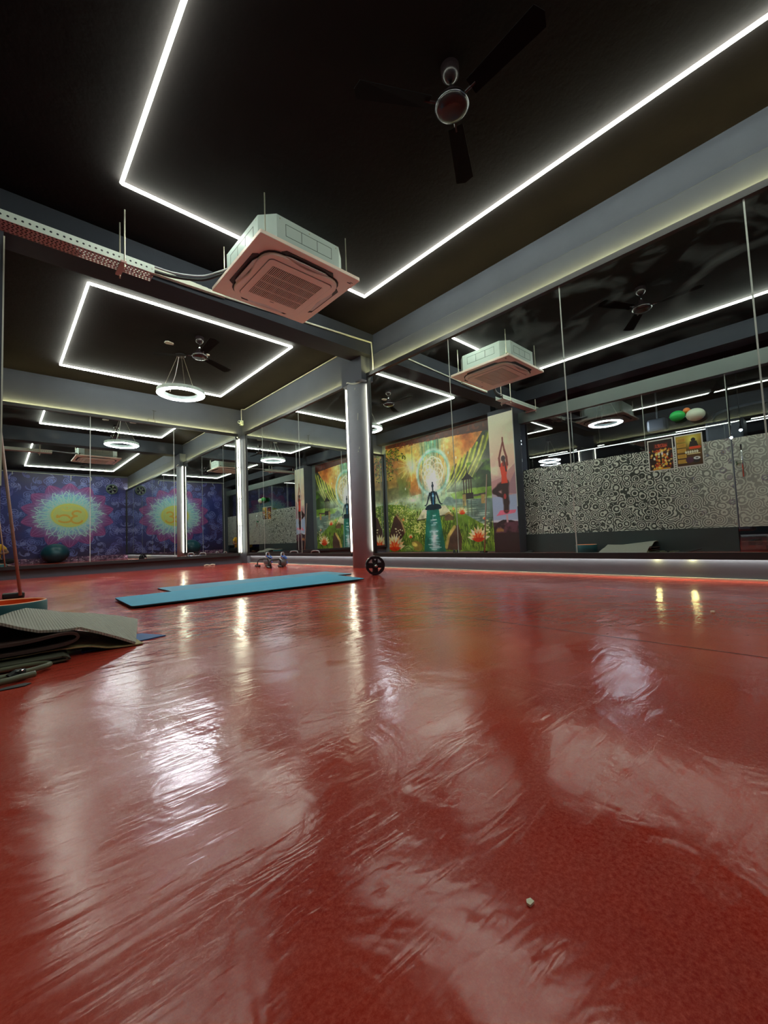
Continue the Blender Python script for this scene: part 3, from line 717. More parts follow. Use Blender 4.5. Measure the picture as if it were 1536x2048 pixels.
# ---- purple mandala mural on the front wall (u = x, v = z)
c = Cv(.0, XW - .01, .17, 3.12, .0085)
c.grad([(.17, (40, 24, 62)), (.8, (40, 42, 110)), (1.8, (44, 46, 104)), (2.6, (52, 46, 104)), (3.12, (40, 34, 70))])
nz = c.noise(1.2, 3); c.put((slice(None), slice(None)), (30, 50, 140), .5 * np.clip((nz - .5) * 4, 0, 1))
c.put((slice(None), slice(None)), (58, 24, 76), .6 * np.clip((.42 - nz) * 5, 0, 1))
for k in range(150):
    cu, cv = rnd.uniform(0, 3.8), rnd.uniform(.2, 3.1); R0 = rnd.uniform(.07, .17); a0 = rnd.uniform(0, 6.3); sg = rnd.choice((-1, 1))
    pts = [(cu + R0 * (1 - i / 26) * math.cos(a0 + sg * i * .52), cv + R0 * .85 * (1 - i / 26) * math.sin(a0 + sg * i * .52)) for i in range(25)]
    col_ = rnd.choice(((112, 118, 190), (96, 104, 178), (132, 136, 196), (84, 84, 160))); c.line(pts, .013, col_, .8)
    x, y = pts[0]; a = a0 + sg * 1.2
    for b in range(3):
        q = [(x, y)]; aa = a + rnd.uniform(-.7, .7)
        for i in range(7): q.append((q[-1][0] + .035 * math.cos(aa), q[-1][1] + .035 * math.sin(aa))); aa += sg * rnd.uniform(.05, .4)
        c.line(q, .012, col_, .75, .005)
mc, mz = 1.965, 1.66
for ring_, (R1, z1, wd, col_) in enumerate(((1.36, 1.15, .34, (150, 36, 98)), (1.08, .92, .30, (172, 52, 118)))):
    for k in range(14):
        a = (k + .5 * ring_) * 2 * PI / 14 + .22; ca, sa = math.cos(a), math.sin(a); pts = []
        for t in np.linspace(0, 1, 16):
            r = .45 + (1 - .45) * t; wv = wd * .62 * math.sin(PI * min(1, t * .93 + .05)) ** .8; pts.append((r, wv))
        P = [(mc + R1 * (r * ca - wv * sa), mz + z1 * (r * sa + wv * ca)) for r, wv in pts] + [(mc + R1 * (r * ca + wv * sa), mz + z1 * (r * sa - wv * ca)) for r, wv in pts[::-1]]
        c.poly(P, col_, .85)
        for f in (-.5, 0, .5): c.line([(mc + R1 * (r * ca - f * wv * sa), mz + z1 * (r * sa + f * wv * ca)) for r, wv in pts[4:]], .008, (205, 120, 180), .45)
        c.line(P[:16], .010, (120, 30, 100), .6)
c.glow(mc, mz, 1.08, .90, (104, 178, 250), .75, 1.4)
c.glow(mc, mz + .55, .5, .25, (120, 190, 255), .8)
c.glow(mc, mz, .84, .64, (150, 250, 240), .95, 2.0)
for k in range(60):
    a = k * 2 * PI / 60 + rnd.uniform(-.03, .03); q = []; aa = 0; L_ = rnd.uniform(.72, 1.15)
    for i in range(10):
        r = .55 + (L_ - .55) * i / 9; aa += rnd.uniform(-.035, .035); q.append((mc + r * math.cos(a + aa) * .98, mz + r * math.sin(a + aa) * .82))
    c.line(q, .020, (180, 250, 230), .95, .006)
    for sgn in (-1, 1):
        x, y = q[5]; d = a + sgn * .5; c.line([(x, y), (x + .09 * math.cos(d), y + .08 * math.sin(d)), (x + .15 * math.cos(d + sgn * .35), y + .14 * math.sin(d + sgn * .35))], .012, (160, 240, 215), .8, .005)
for k in range(16):
    a = k * 2 * PI / 16 + .1
    for sgn in (-1, 1):
        q = [(mc + (r * math.cos(a) - sgn * w_ * math.sin(a)) * 1.0, mz + (r * math.sin(a) + sgn * w_ * math.cos(a)) * .84) for r, w_ in ((.6, 0), (.7, .09), (.82, .11), (.95, .05), (1.03, 0))]
        c.line(q, .012, (190, 245, 230), .8)
for k in range(26):
    a = k * 2 * PI / 26; c.ell(mc + .62 * math.cos(a), mz + .50 * math.sin(a), .014, .014, (250, 250, 210), .8)
c.ell(mc, mz, .585, .455, (190, 240, 170), .75, .25)
c.ell(mc, mz, .545, .425, (200, 212, 122), .97, .06)
c.ringe(mc, mz, .50, .385, .016, (236, 214, 96), .9)
om = (255, 176, 72)
def omp(pts): return [(mc + .0 - x * .46, mz - .05 + y * .38) for x, y in pts]
def arc(cx, cy2, rx, ry, a0, a1, n=18): return [(cx + rx * math.cos(math.radians(a0 + (a1 - a0) * i / n)), cy2 + ry * math.sin(math.radians(a0 + (a1 - a0) * i / n))) for i in range(n + 1)]
for pts in (arc(-.45, .30, .28, .24, 150, -88), arc(-.45, -.28, .36, .34, 88, -160), arc(.35, -.12, .34, .26, 175, 20) + arc(.62, .0, .16, .3, 20, -60)[:8], arc(.30, -.25, .42, .28, 200, 330)): c.line(omp(pts), .042, om, .95)
c.line(omp(arc(.18, .78, .30, .22, 200, 340)), .035, (250, 214, 110), .95); c.ell(*omp([(.18, .86)])[0], .026, .024, (250, 200, 100), 1, .2)
t = thing('wall_mural', 'purple mural with glowing yellow om disc inside a pink lotus mandala', 'mural', (1.9, YS, 0))
c.mesh('print', lambda u, v: (u - 1.9, np.full_like(u, .006), v), t)
# pebble strip below
c = Cv(.0, XW - .01, .0, .17, .008); c.grad([(0, (110, 78, 104)), (.17, (86, 54, 92))])
n1 = c.noise(18, 5, 2); c.put((slice(None), slice(None)), (176, 140, 168), np.clip((n1 - .5) * 3, 0, 1)); c.put((slice(None), slice(None)), (50, 28, 60), np.clip((.42 - n1) * 5, 0, 1))
for k in range(90): c.ell(rnd.uniform(0, 3.8), rnd.uniform(.01, .16), .012, .010, (240, 220, 245), .9, .4)
t = thing('pebble_border', 'speckled pink and white strip along the foot of the purple mural', 'border', (1.9, YS, 0))
c.mesh('print', lambda u, v: (u - 1.9, np.full_like(u, .010), v), t)

# ---- landscape mural on the left wall (u = y, v = z), as seen flipped in the right hand mirror
c = Cv(4.98, 8.22, .02, 2.87, .0085)
ALL = (slice(None), slice(None))
c.grad([(.02, (60, 90, 30)), (.9, (104, 150, 50)), (1.35, (170, 200, 150)), (1.7, (216, 196, 120)), (2.2, (236, 176, 84)), (2.87, (196, 110, 50))])
n1 = c.noise(1.6, 21, 4); n2 = c.noise(5, 8, 4); n3 = c.noise(16, 5, 3)
c.put(ALL, (250, 226, 150), np.clip((n1 - .5) * 4, 0, .9) * (c.V > 1.6)); c.put(ALL, (170, 80, 30), np.clip((.45 - n1) * 4, 0, .8) * (c.V > 1.7))
c.glow(7.30, 2.18, .75, .5, (250, 200, 90), .9); c.glow(7.30, 2.20, .22, .2, (255, 250, 200), 1)
c.poly([(8.22, 2.5), (7.72, 2.45), (7.30, 2.12), (6.98, 1.88), (6.98, 1.45), (8.22, 1.35)], (150, 74, 30), .75)
c.poly([(8.22, 2.2), (7.9, 2.1), (7.5, 1.8), (7.3, 1.4), (8.22, 1.3)], (84, 84, 44), .7)
n4 = c.noise(3, 44, 4); c.put(ALL, (70, 96, 40), np.clip((n4 - .5) * 6, 0, .85) * (c.U > 7.35) * (c.V < 2.2)); c.put(ALL, (214, 160, 70), np.clip((.46 - n4) * 6, 0, .6) * (c.U > 7.2) * (c.V > 1.7)); c.glow(7.9, 1.55, .4, .2, (140, 160, 110), .7)
c.glow(7.30, 2.16, .55, .36, (255, 214, 100), .85); c.glow(7.30, 2.18, .2, .16, (255, 252, 214), 1)
for k in range(16):
    a = k * 2 * PI / 16; c.line([(7.30, 2.2), (7.30 + .5 * math.cos(a), 2.2 + .4 * math.sin(a))], .03, (255, 236, 160), .5, .004)
# mountain with bright diagonal ridges
c.poly([(4.98, 2.72), (5.14, 2.62), (5.45, 2.28), (5.75, 2.0), (6.12, 1.72), (6.2, 1.4), (4.98, 1.3)], (58, 66, 50), 1)
for k in range(13):
    x = 5.0 + k * .085; q = [(x - .05, 2.62 - k * .055), (x + .10, 2.25 - k * .05), (x + .34, 1.86 - k * .035), (x + .50, 1.62 - k * .02)]
    c.line(q, .028 if k % 2 else .045, ((176, 188, 60), (94, 112, 44), (208, 206, 84), (52, 60, 42))[k % 4], .9, .012)
c.glow(5.35, 1.95, .3, .25, (214, 222, 150), .6)
c.poly([(4.98, 2.0), (5.15, 1.95), (5.4, 1.7), (5.62, 1.5), (5.6, 1.25), (4.98, 1.2)], (38, 58, 26), .85)
c.put(ALL, (90, 130, 40), np.clip((n2 - .55) * 6, 0, .8) * (c.U < 5.6) * (c.V < 2) * (c.V > 1.25))
# lake
c.poly([(4.98, 1.15), (5.7, 1.18), (6.2, 1.30), (6.35, 1.15), (5.9, .95), (5.2, .55), (4.98, .55)], (98, 122, 112), 1)
for k in range(26):
    z = rnd.uniform(.62, 1.15); x = rnd.uniform(4.98, 5.8); c.line([(x, z), (x + rnd.uniform(.1, .4), z + .01)], .010, rnd.choice(((60, 84, 80), (170, 186, 170))), .7)
c.poly([(4.98, 1.4), (5.5, 1.42), (6.1, 1.35), (6.0, 1.22), (5.3, 1.18), (4.98, 1.2)], (120, 160, 50), .9)
c.glow(5.9, 1.5, .5, .16, (200, 225, 190), .8); c.glow(7.5, 1.32, .8, .14, (205, 226, 190), .8)
# gazebo
dk = (36, 30, 26)
for x in (5.50, 5.56, 5.63, 5.70): c.line([(x, 1.28), (x, 1.62)], .020, (60, 44, 34))
c.poly([(5.42, 1.62), (5.78, 1.62), (5.66, 1.72), (5.60, 1.80), (5.54, 1.72)], dk); c.line([(5.6, 1.78), (5.6, 1.88)], .012, dk)
c.poly([(5.45, 1.18), (5.75, 1.18), (5.75, 1.32), (5.45, 1.32)], dk); c.poly([(5.12, 1.24), (5.46, 1.22), (5.46, 1.27), (5.12, 1.29)], (70, 66, 60)); c.poly([(5.16, 1.05), (5.26, 1.05), (5.26, 1.25), (5.16, 1.25)], (180, 150, 90))
c.poly([(5.66, 1.04), (5.75, 1.04), (5.75, 1.3), (5.66, 1.3)], (190, 160, 90), .9)
for x in (5.52, 5.62, 5.72): c.line([(x, 1.15), (x, .82)], .022, (60, 64, 60), .7)
# trees and grass
for k in range(420):
    x = rnd.uniform(7.45, 8.22); z = rnd.uniform(2.35, 2.87) if rnd.random() < .6 else rnd.uniform(1.9, 2.4)
    if z < 2.4 and x < 7.95: continue
    if z < 3.2 - (8.3 - x) * .9: c.ell(x, z, .026, .018, rnd.choice(((60, 84, 20), (130, 150, 40), (36, 48, 18), (176, 176, 60))), .8, .3)
c.poly([(8.22, .2), (8.22, 1.28), (7.7, 1.22), (7.2, 1.05), (6.95, .92), (6.4, 1.10), (6.1, 1.08), (5.6, .80), (4.98, .45), (4.98, .02), (8.22, .02)], (92, 128, 38), 1)
c.glow(7.1, 1.0, .5, .1, (176, 206, 70), .8); c.glow(6.0, .95, .35, .1, (180, 206, 80), .8); c.glow(6.65, 1.1, .8, .22, (190, 235, 225), .55)
for k in range(1500):
    x = rnd.uniform(4.98, 8.22); z = rnd.uniform(.02, .95) if x > 6.0 else rnd.uniform(.02, .6); h = rnd.uniform(.04, .14)
    c.line([(x, z), (x + rnd.uniform(-.04, .04), z + h)], .012, rnd.choice(((44, 66, 20), (70, 100, 28), (128, 160, 52), (30, 44, 18), (150, 178, 70))), .75, .004)
for k in range(330):
    x = rnd.gauss(7.75, .3); z = rnd.gauss(.95, .17); c.ell(x, z, .018, .015, rnd.choice(((222, 228, 150), (190, 206, 96), (110, 140, 40))), .9, .3)
for k in range(160):
    x = rnd.gauss(7.1, .12); z = rnd.gauss(.62, .11); c.ell(x, z, .016, .014, (214, 222, 130), .85, .3)
# waterfall of light, halo rings
for k in range(70):
    x = rnd.gauss(6.60, .22); z0 = rnd.uniform(1.2, 2.5); c.line([(x, z0), (x, min(2.87, z0 + rnd.uniform(.3, .9)))], .012, rnd.choice(((60, 150, 130), (130, 220, 200), (30, 110, 100), (220, 250, 235))), .55)
c.glow(6.60, 2.72, .34, .4, (50, 140, 120), .55)
for k in range(14): c.ell(rnd.gauss(6.6, .5), rnd.uniform(1.5, 2.6), .020, .034, (235, 245, 225), .8, .5)
c.glow(6.6, 1.93, .40, .46, (206, 196, 150), .7); c.glow(6.62, 1.62, .22, .3, (240, 248, 230), .8)
c.ringe(6.6, 1.93, .50, .54, .045, (200, 242, 226), .8); c.ringe(6.6, 1.93, .46, .50, .02, (120, 210, 190), .6)
for k in range(8):
    a = k * 2 * PI / 8; c.ringe(6.6 + .15 * math.cos(a), 1.93 + .17 * math.sin(a), .19, .21, .015, (255, 238, 205), .95)
c.glow(6.64, 1.55, .16, .36, (240, 252, 245), .8)
# mat and stream
c.poly([(7.18, .80), (6.98, 1.04), (6.26, 1.10), (6.08, .90), (6.3, .87), (6.9, .82)], (206, 210, 170)); c.line([(7.18, .79), (6.08, .885)], .022, (60, 60, 40), .8)
c.poly([(6.84, 1.02), (6.46, 1.04), (6.30, .02), (6.98, .02)], (20, 104, 88), .95)
for k in range(60):
    z = rnd.uniform(.04, .95); hw = .06 + .16 * (1 - z) ; c.line([(6.64 - hw * rnd.random(), z), (6.64 + hw * rnd.random(), z + rnd.uniform(-.01, .01))], .012, rnd.choice(((226, 244, 244), (120, 190, 190), (10, 80, 80))), .7)
c.glow(6.64, .35, .10, .3, (235, 250, 250), .8)
# seated figure
F = (14, 34, 46)
c.ell(6.62, 1.09, .24, .075, F); c.ell(6.50, 1.07, .13, .045, F, 1, .1, .12); c.ell(6.76, 1.07, .13, .045, F, 1, .1, -.12)
c.poly([(6.56, 1.12), (6.68, 1.12), (6.72, 1.40), (6.68, 1.47), (6.56, 1.47), (6.53, 1.40)], F)
for sg in (-1, 1): c.line([(6.62 + sg * .10, 1.43), (6.62 + sg * .15, 1.30), (6.62 + sg * .20, 1.18), (6.62 + sg * .24, 1.14)], .035, F, 1, .02); c.ell(6.62 + sg * .26, 1.14, .03, .014, F)
c.line([(6.62, 1.45), (6.62, 1.56)], .03, F); c.ell(6.62, 1.60, .036, .052, F); c.ell(6.62, 1.67, .02, .03, F)
c.line([(6.62, 1.16), (6.62, 1.42)], .02, (60, 160, 220), .8); c.ell(6.62, 1.36, .03, .03, (170, 225, 250), .9, .8)
# flowers, rocks, leaf
def lotus(x, z, r, n=9):
    for k in range(n):
        a = PI * (.06 + .88 * k / (n - 1)); ca, sa = math.cos(a), math.sin(a); w_ = r * .16
        c.poly([(x, z), (x + .55 * r * ca - w_ * sa, z + .55 * r * sa + w_ * ca), (x + r * ca, z + r * sa), (x + .55 * r * ca + w_ * sa, z + .55 * r * sa - w_ * ca)], ((236, 226, 168), (240, 196, 130))[k % 2])
    for k in range(7):
        a = PI * (.02 + .96 * k / 6); ca, sa = math.cos(a), math.sin(a); w_ = r * .13
        c.poly([(x, z - .02), (x + .3 * r * ca - w_ * sa, z + .3 * r * sa + w_ * ca), (x + .62 * r * ca, z + .62 * r * sa), (x + .3 * r * ca + w_ * sa, z + .3 * r * sa - w_ * ca)], ((214, 66, 24), (236, 120, 60))[k % 2])
    c.ell(x, z - .01, r * .4, r * .16, (200, 52, 20), .9)
c.poly([(8.2, .45), (8.0, .92), (7.86, 1.0), (7.7, .75), (7.62, .5), (7.8, .3), (8.2, .25)], (60, 34, 28)); c.line([(7.9, .98), (7.72, .78), (7.62, .52)], .04, (160, 136, 90), .9)
c.poly([(6.3, .06), (6.22, .35), (6.05, .6), (5.9, .62), (5.82, .3), (5.85, .04)], (74, 54, 44)); c.line([(6.28, .12), (6.2, .38), (6.02, .58)], .06, (196, 178, 96), .9)
c.poly([(6.02, .74), (6.06, .86), (6.16, .93), (6.26, .90), (6.30, .80), (6.28, .74)], (92, 74, 54)); c.line([(6.05, .85), (6.16, .92), (6.26, .88)], .03, (170, 150, 90), .9); c.ell(7.22, .16, .2, .12, (120, 108, 50), 1, .1, .3); c.ell(7.3, .2, .1, .05, (190, 180, 90), .9, .3, .3)
c.line([(5.8, .85), (5.72, .4), (5.66, .05)], .022, (110, 140, 60)); c.line([(5.66, .8), (5.6, .05)], .02, (90, 130, 50))
c.line([(7.42, .34), (7.36, .05)], .016, (100, 130, 50)); c.ell(7.5, .10, .17, .085, (110, 150, 70), 1, .08); c.ell(7.52, .12, .12, .05, (150, 186, 100), 1, .3); c.line([(7.66, .10), (7.5, .14), (7.38, .06)], .01, (70, 100, 40))
c.ell(6.02, 1.0, .035, .035, (236, 160, 90), 1, .2); c.ell(7.66, .84, .04, .04, (236, 150, 80), 1, .2)
lotus(5.78, .88, .15, 9); lotus(5.20, .72, .06, 7); lotus(7.42, .38, .09, 7); lotus(8.02, .10, .40, 11); lotus(5.38, .28, .30, 9)
for k in range(26):
    x = rnd.choice((7.82, 5.12)) + rnd.gauss(0, .07); c.ell(x, rnd.gauss(.55, .08), .022, .018, (226, 230, 176), .9, .3)
m5 = c.noise(7, 61, 4); c.img *= (.62 + .70 * m5)[..., None]
# dark red torn band along the top
c.poly([(4.98, 2.87), (8.22, 2.87), (8.22, 2.78), (6.8, 2.72), (5.9, 2.68), (4.98, 2.62)], (62, 24, 18), .95)
c.put(ALL, (110, 44, 24), np.clip((n3 - .55) * 5, 0, .8) * (c.V > 2.7))
t = thing('wall_mural', 'green landscape mural with meditating figure, light rings, stream and lotus flowers', 'mural', (XL, 6.6, 0))
c.mesh('print', lambda u, v: (np.full_like(u, .006), u - 6.6, v), t)

# ---- tree pose panel on the pier (u = y, v = z)
c = Cv(4.225, 4.775, .005, 2.80, .006)
c.grad([(.0, (40, 26, 30)), (.6, (60, 36, 44)), (.62, (190, 190, 205)), (1.0, (150, 160, 186)), (1.4, (190, 150, 146)), (2.0, (222, 190, 160)), (2.8, (226, 222, 196))])
n1 = c.noise(3, 4, 4); c.put((slice(None), slice(None)), (240, 232, 190), np.clip((n1 - .5) * 3, 0, .6) * (c.V > 1.5))
c.poly([(4.225, 1.75), (4.4, 1.62), (4.55, 1.5), (4.775, 1.45), (4.775, 1.2), (4.225, 1.1)], (176, 128, 126), .8); c.poly([(4.225, 1.6), (4.35, 1.4), (4.5, 1.2), (4.225, 1.15)], (146, 112, 124), .8)
c.poly([(4.225, 1.15), (4.775, 1.12), (4.775, .66), (4.225, .64)], (150, 166, 196), .8)
c.poly([(4.225, .60), (4.36, .64), (4.55, .66), (4.66, .62), (4.775, .50), (4.775, .005), (4.225, .005)], (44, 26, 30)); n2 = c.noise(9, 9, 3)
c.put((slice(None), slice(None)), (96, 54, 70), np.clip((n2 - .5) * 5, 0, .9) * (c.V < .62) * (c.V > .4)); c.put((slice(None), slice(None)), (150, 110, 60), np.clip((n2 - .6) * 6, 0, .9) * (c.V < .60) * (c.V > .42) * (c.U > 4.55))
c.poly([(4.70, .74), (4.28, .78), (4.25, .84), (4.60, .85)], (226, 110, 136)); c.line([(4.46, .74), (4.455, .62)], .03, (190, 150, 160))
K = (44, 20, 20); sk = (112, 42, 26); rd = (206, 62, 30)
c.line([(4.465, .84), (4.455, 1.0), (4.47, 1.2), (4.46, 1.38)], .075, K, 1, .12); c.line([(4.46, 1.36), (4.58, 1.32), (4.71, 1.24)], .12, K, 1, .07); c.line([(4.71, 1.24), (4.62, 1.17), (4.50, 1.12)], .065, K, 1, .05)
c.ell(4.48, 1.12, .03, .055, (150, 40, 40)); c.ell(4.46, .83, .045, .018, (110, 40, 40))
c.poly([(4.40, 1.38), (4.545, 1.38), (4.53, 1.52), (4.56, 1.72), (4.52, 1.80), (4.42, 1.80), (4.385, 1.70), (4.42, 1.52)], rd)
c.line([(4.555, 1.74), (4.565, 1.90), (4.52, 2.05), (4.472, 2.20)], .035, sk, 1, .022); c.line([(4.39, 1.74), (4.40, 1.90), (4.44, 2.05), (4.462, 2.20)], .035, sk, 1, .022); c.line([(4.467, 2.17), (4.467, 2.30)], .022, sk)
c.ell(4.475, 1.88, .048, .062, (50, 26, 22)); c.line([(4.475, 1.82), (4.475, 1.74)], .03, sk); c.line([(4.45, 1.85), (4.42, 1.62)], .02, (40, 20, 20))
t = thing('wall_poster', 'tall narrow poster of a person in tree pose on the left pier', 'poster', (.022, 4.5, 0))
c.mesh('print', lambda u, v: (np.full_like(u, .004), u - 4.5, v), t)

# ------------------------------------------------------------------ glass partition at the left (seen in the right hand mirror)
pt = thing('glass_partition', 'clear glass partition with printed frosted film above a dark kick panel', 'partition', (XP, 2.6, 0))
pt['kind'] = 'structure'
cuts = [4.215, 3.20, 2.05, .985]
obj('kick_panel', boxb(-.03, .03, .985 - 2.6, 4.215 - 2.6, 0, .345), M['kick'], pt)
for a, b in zip(cuts, cuts[1:]):
    obj('glass_pane', boxb(-.004, .004, b + .004 - 2.6, a - .004 - 2.6, .345, 2.56), M['glass'], pt)
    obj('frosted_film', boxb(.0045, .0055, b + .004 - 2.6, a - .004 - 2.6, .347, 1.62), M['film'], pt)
    obj('pane_joint', boxb(-.005, .0065, b - .005 - 2.6, b + .003 - 2.6, .345, 2.56), M['seam'], pt)
dr = thing('door_1', 'tall glass door with printed frosted film, long steel pull handle', 'door', (XP, .97, 0)); dr['kind'] = 'structure'
for (a, b) in ((.97, -.10), (-.11, -1.18)):
    obj('door_leaf', boxb(-.005, .005, b - .97, a - .97 - .006, .02, 2.55), M['glass'], dr)
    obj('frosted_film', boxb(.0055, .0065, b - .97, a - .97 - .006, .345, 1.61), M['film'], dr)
obj('door_handle', tubeb([(.05, -.10, 1.04), (.05, -.10, 1.50)], .013, 10), M['chrome'], dr, smooth=True); obj('door_handle', tubeb([(-.05, -.10, 1.04), (-.05, -.10, 1.50)], .013, 10), M['chrome'], dr, smooth=True)
for z in (1.09, 1.45): obj('handle_mount', tubeb([(-.05, -.10, z), (.05, -.10, z)], .008, 8), M['chrome'], dr)
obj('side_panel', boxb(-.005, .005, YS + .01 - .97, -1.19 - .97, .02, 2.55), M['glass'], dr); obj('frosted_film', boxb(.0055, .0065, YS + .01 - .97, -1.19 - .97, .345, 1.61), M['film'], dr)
ps = thing('push_sign', 'small green sticker with a white arrow on the glass door', 'sign', (XP + .008, .93, 1.24))
obj('sticker', boxb(0, .002, -.028, .028, -.075, .075), M['sign'], ps)
obj('arrow', prism(B(), [(-.012, -.03), (.012, -.03), (.004, .01), (.012, .01), (0, .035), (-.012, .01), (-.004, .01)], 0, .001), M['white'], ps)
ps.children[1].matrix_local = Matrix(((0, 0, 1, .002), (1, 0, 0, 0), (0, 1, 0, 0), (0, 0, 0, 1)))
# posters on the glass
def small_poster(y0, y1, z0, z1, label, fn):
    t = thing('wall_poster', label, 'poster', (XP + .007, (y0 + y1) / 2, z0)); hw = (y1 - y0) / 2
    obj('paper', boxb(0, .002, -hw, hw, 0, z1 - z0), M['white'], t)
    c = Cv(-hw + .015, hw - .015, .018, z1 - z0 - .018, .005); fn(c)
    c.mesh('print', lambda u, v: (np.full_like(u, .0032), u, v), t)
def fire(c):
    c.grad([(0, (40, 18, 10)), (.5, (30, 12, 12))]); n = c.noise(12, 2, 4)
    for k in range(170):
        x = rnd.gauss(0, .075); z = rnd.uniform(.04, .34); c.ell(x, z, rnd.uniform(.006, .018), rnd.uniform(.006, .02), rnd.choice(((222, 90, 24), (250, 176, 60), (150, 34, 16), (255, 226, 140))), .8, .4)
    c.poly([(-.10, .36), (.08, .36), (.08, .43), (-.10, .43)], (90, 24, 18)); 
    for k in range(30): c.ell(rnd.uniform(-.09, .07), rnd.uniform(.37, .42), .006, .009, (200, 80, 50), .9, .3)
    c.line([(0, .12), (0, .27)], .016, (30, 12, 8)); c.line([(-.04, .20), (.04, .20)], .012, (30, 12, 8)); c.ell(-.02, .27, .013, .026, (250, 240, 220)); c.ell(.025, .27, .014, .026, (255, 230, 190)); c.ell(-.09, .25, .012, .02, (240, 220, 200)); c.ell(.09, .2, .012, .02, (240, 220, 200))
    c.line([(-.11, .03), (.11, .03)], .012, (240, 160, 40))
def buddha(c):
    c.grad([(0, (60, 34, 18)), (.25, (90, 62, 24)), (.5, (190, 170, 60))]); c.glow(-.04, .40, .07, .09, (235, 230, 120), .9)
    for k in range(5):
        z = .06 + k * .082; c.poly([(.145, z), (.035, z), (.035, z + .055), (.145, z + .055)], (206, 160, 66))
        for j in range(3): c.line([(.135, z + .012 + j * .015), (.05, z + .012 + j * .015)], .004, (120, 84, 30), .7)
    c.ell(-.06, .40, .028, .032, (24, 18, 20)); c.poly([(-.10, .38), (-.02, .38), (.0, .30), (-.12, .30)], (36, 26, 24)); c.line([(-.13, .28), (-.02, .28)], .026, (216, 70, 36))
    for k in range(6): c.ell(-.10 + k * .028, .22, .012, .020, (240, 230, 210), .9)
    c.line([(-.13, .19), (.02, .19)], .01, (220, 200, 150)); c.ell(-.08, .10, .05, .05, (40, 32, 34)); c.ell(.0, .10, .05, .045, (70, 34, 60)); c.ringe(-.09, .12, .03, .016, .008, (230, 230, 235))
small_poster(1.672, 2.02, 1.272, 1.772, 'fiery orange poster on the glass partition beneath the green balloon', fire)
small_poster(1.300, 1.650, 1.282, 1.778, 'gold and brown poster with five text boxes on the glass partition', buddha)
def balloon(x, y, z, r, m, label, sq=.82):
    t = thing('balloon', label, 'balloon', (x, y, z))
    obj('balloon_body', latheb([(0, -r)] + [(r * math.sin(a), -r * math.cos(a) * (1.0 if a > PI / 2 else 1.08)) for a in [PI * k / 16 for k in range(1, 16)]] + [(0, r)], seg=28, axis='y'), m, t, smooth=True)
    t.scale = (sq, 1, sq); obj('knot', latheb([(0, r * .98), (r * .10, r * 1.06), (0, r * 1.05)], seg=10, axis='y'), m, t); return t
balloon(XP + .095, 1.572, 2.065, .098, M['green'], 'green balloon taped to the glass partition')
balloon(XP + .105, 1.345, 2.03, .115, M['cream'], 'large cream balloon taped to the glass partition')
balloon(XP + .060, 1.455, 2.125, .047, M['oballoon'], 'small orange balloon between the green and the cream balloon', .95)

# ------------------------------------------------------------------ dark hall beyond the glass
def hall_led(label, pts): 
    t = thing('led_line', label, 'led light', pts[0]); P0 = Vector(pts[0])
    for a, b in zip(pts, pts[1:]): obj('light_tube', tubeb([Vector(a) - P0, Vector(b) - P0], .012, 8), M['led2'], t)
hall_led('long ceiling light line deep in the dark hall', [(-6.2, 6.5, 2.9), (-6.2, -1.5, 2.9)])
def spot(loc, label):  # added glowing bulb that imitates a glint on the glass
    t = thing('glint_bulb', label, 'glint bulb', loc); bm = B(); bmesh.ops.create_uvsphere(bm, u_segments=14, v_segments=10, radius=.022); obj('bulb', bm, M['spark'], t, smooth=True)
    obj('stem', tubeb([(0, 0, .03), (0, 0, ZC - loc[2])], .008, 8), M['black'], t); obj('socket', tubeb([(0, 0, .015), (0, 0, .07)], .018, 10), M['black'], t)
spot((-1.5, 1.13, 1.82), 'added bluish bulb standing in for the glint at the glass door edge')
spot((-1.5, 1.00, 1.92), 'second added glint bulb just behind the glass door above its handle')
gm = thing('gym_machine', 'grey cable machine with curved arm standing in the hall behind the glass', 'gym machine', (-2.75, 1.35, 0))
obj('shroud', boxb(-.25, .25, -.28, .28, .25, 2.35), M['gymgrey'], gm, bevel=.04)
obj('base_foot', boxb(-.45, .45, -.32, -.22, 0, .09), M['black'], gm, bevel=.01); obj('base_foot', boxb(-.45, .45, .22, .32, 0, .09), M['black'], gm, bevel=.01)
obj('upright', boxb(-.05, .05, -.05, .05, .05, .30), M['black'], gm)
obj('arm', tubeb(smoothpts([(0, .25, 2.3), (.1, .1, 2.5), (.15, -.3, 2.55), (.15, -.7, 2.55)]), .025, 10), M['gymgrey'], gm, smooth=True)
obj('pulley_box', boxb(.05, .25, -.85, -.6, 2.30, 2.5), M['gymgrey'], gm, bevel=.02)
tm = thing('treadmill', 'black treadmill foot showing under the glass door', 'treadmill', (-1.25, .30, 0))
obj('deck', boxb(-.9, .5, -.38, .38, .06, .16), M['black'], tm, bevel=.02); obj('side_rail', boxb(-.9, .5, -.44, -.38, .08, .19), M['gymgrey'], tm); obj('side_rail', boxb(-.9, .5, .38, .44, .08, .19), M['gymgrey'], tm)
obj('foot', boxb(.42, .56, .15, .45, 0, .07), M['black'], tm); obj('foot', boxb(.42, .56, -.45, -.15, 0, .07), M['black'], tm)
obj('upright', boxb(-.82, -.74, .30, .36, .1, 1.3), M['gymgrey'], tm); obj('upright', boxb(-.82, -.74, -.36, -.30, .1, 1.3), M['gymgrey'], tm); obj('console', boxb(-.85, -.68, -.36, .36, 1.28, 1.36), M['black'], tm, bevel=.02)
obj('lime_stripe', boxb(.5, .502, -.3, .3, .10, .13), M['lime'], tm)
sp_ = thing('wall_speaker', 'grey rounded speaker hanging in the hall near the ring pendant', 'speaker', (-2.3, 2.35, 2.42))
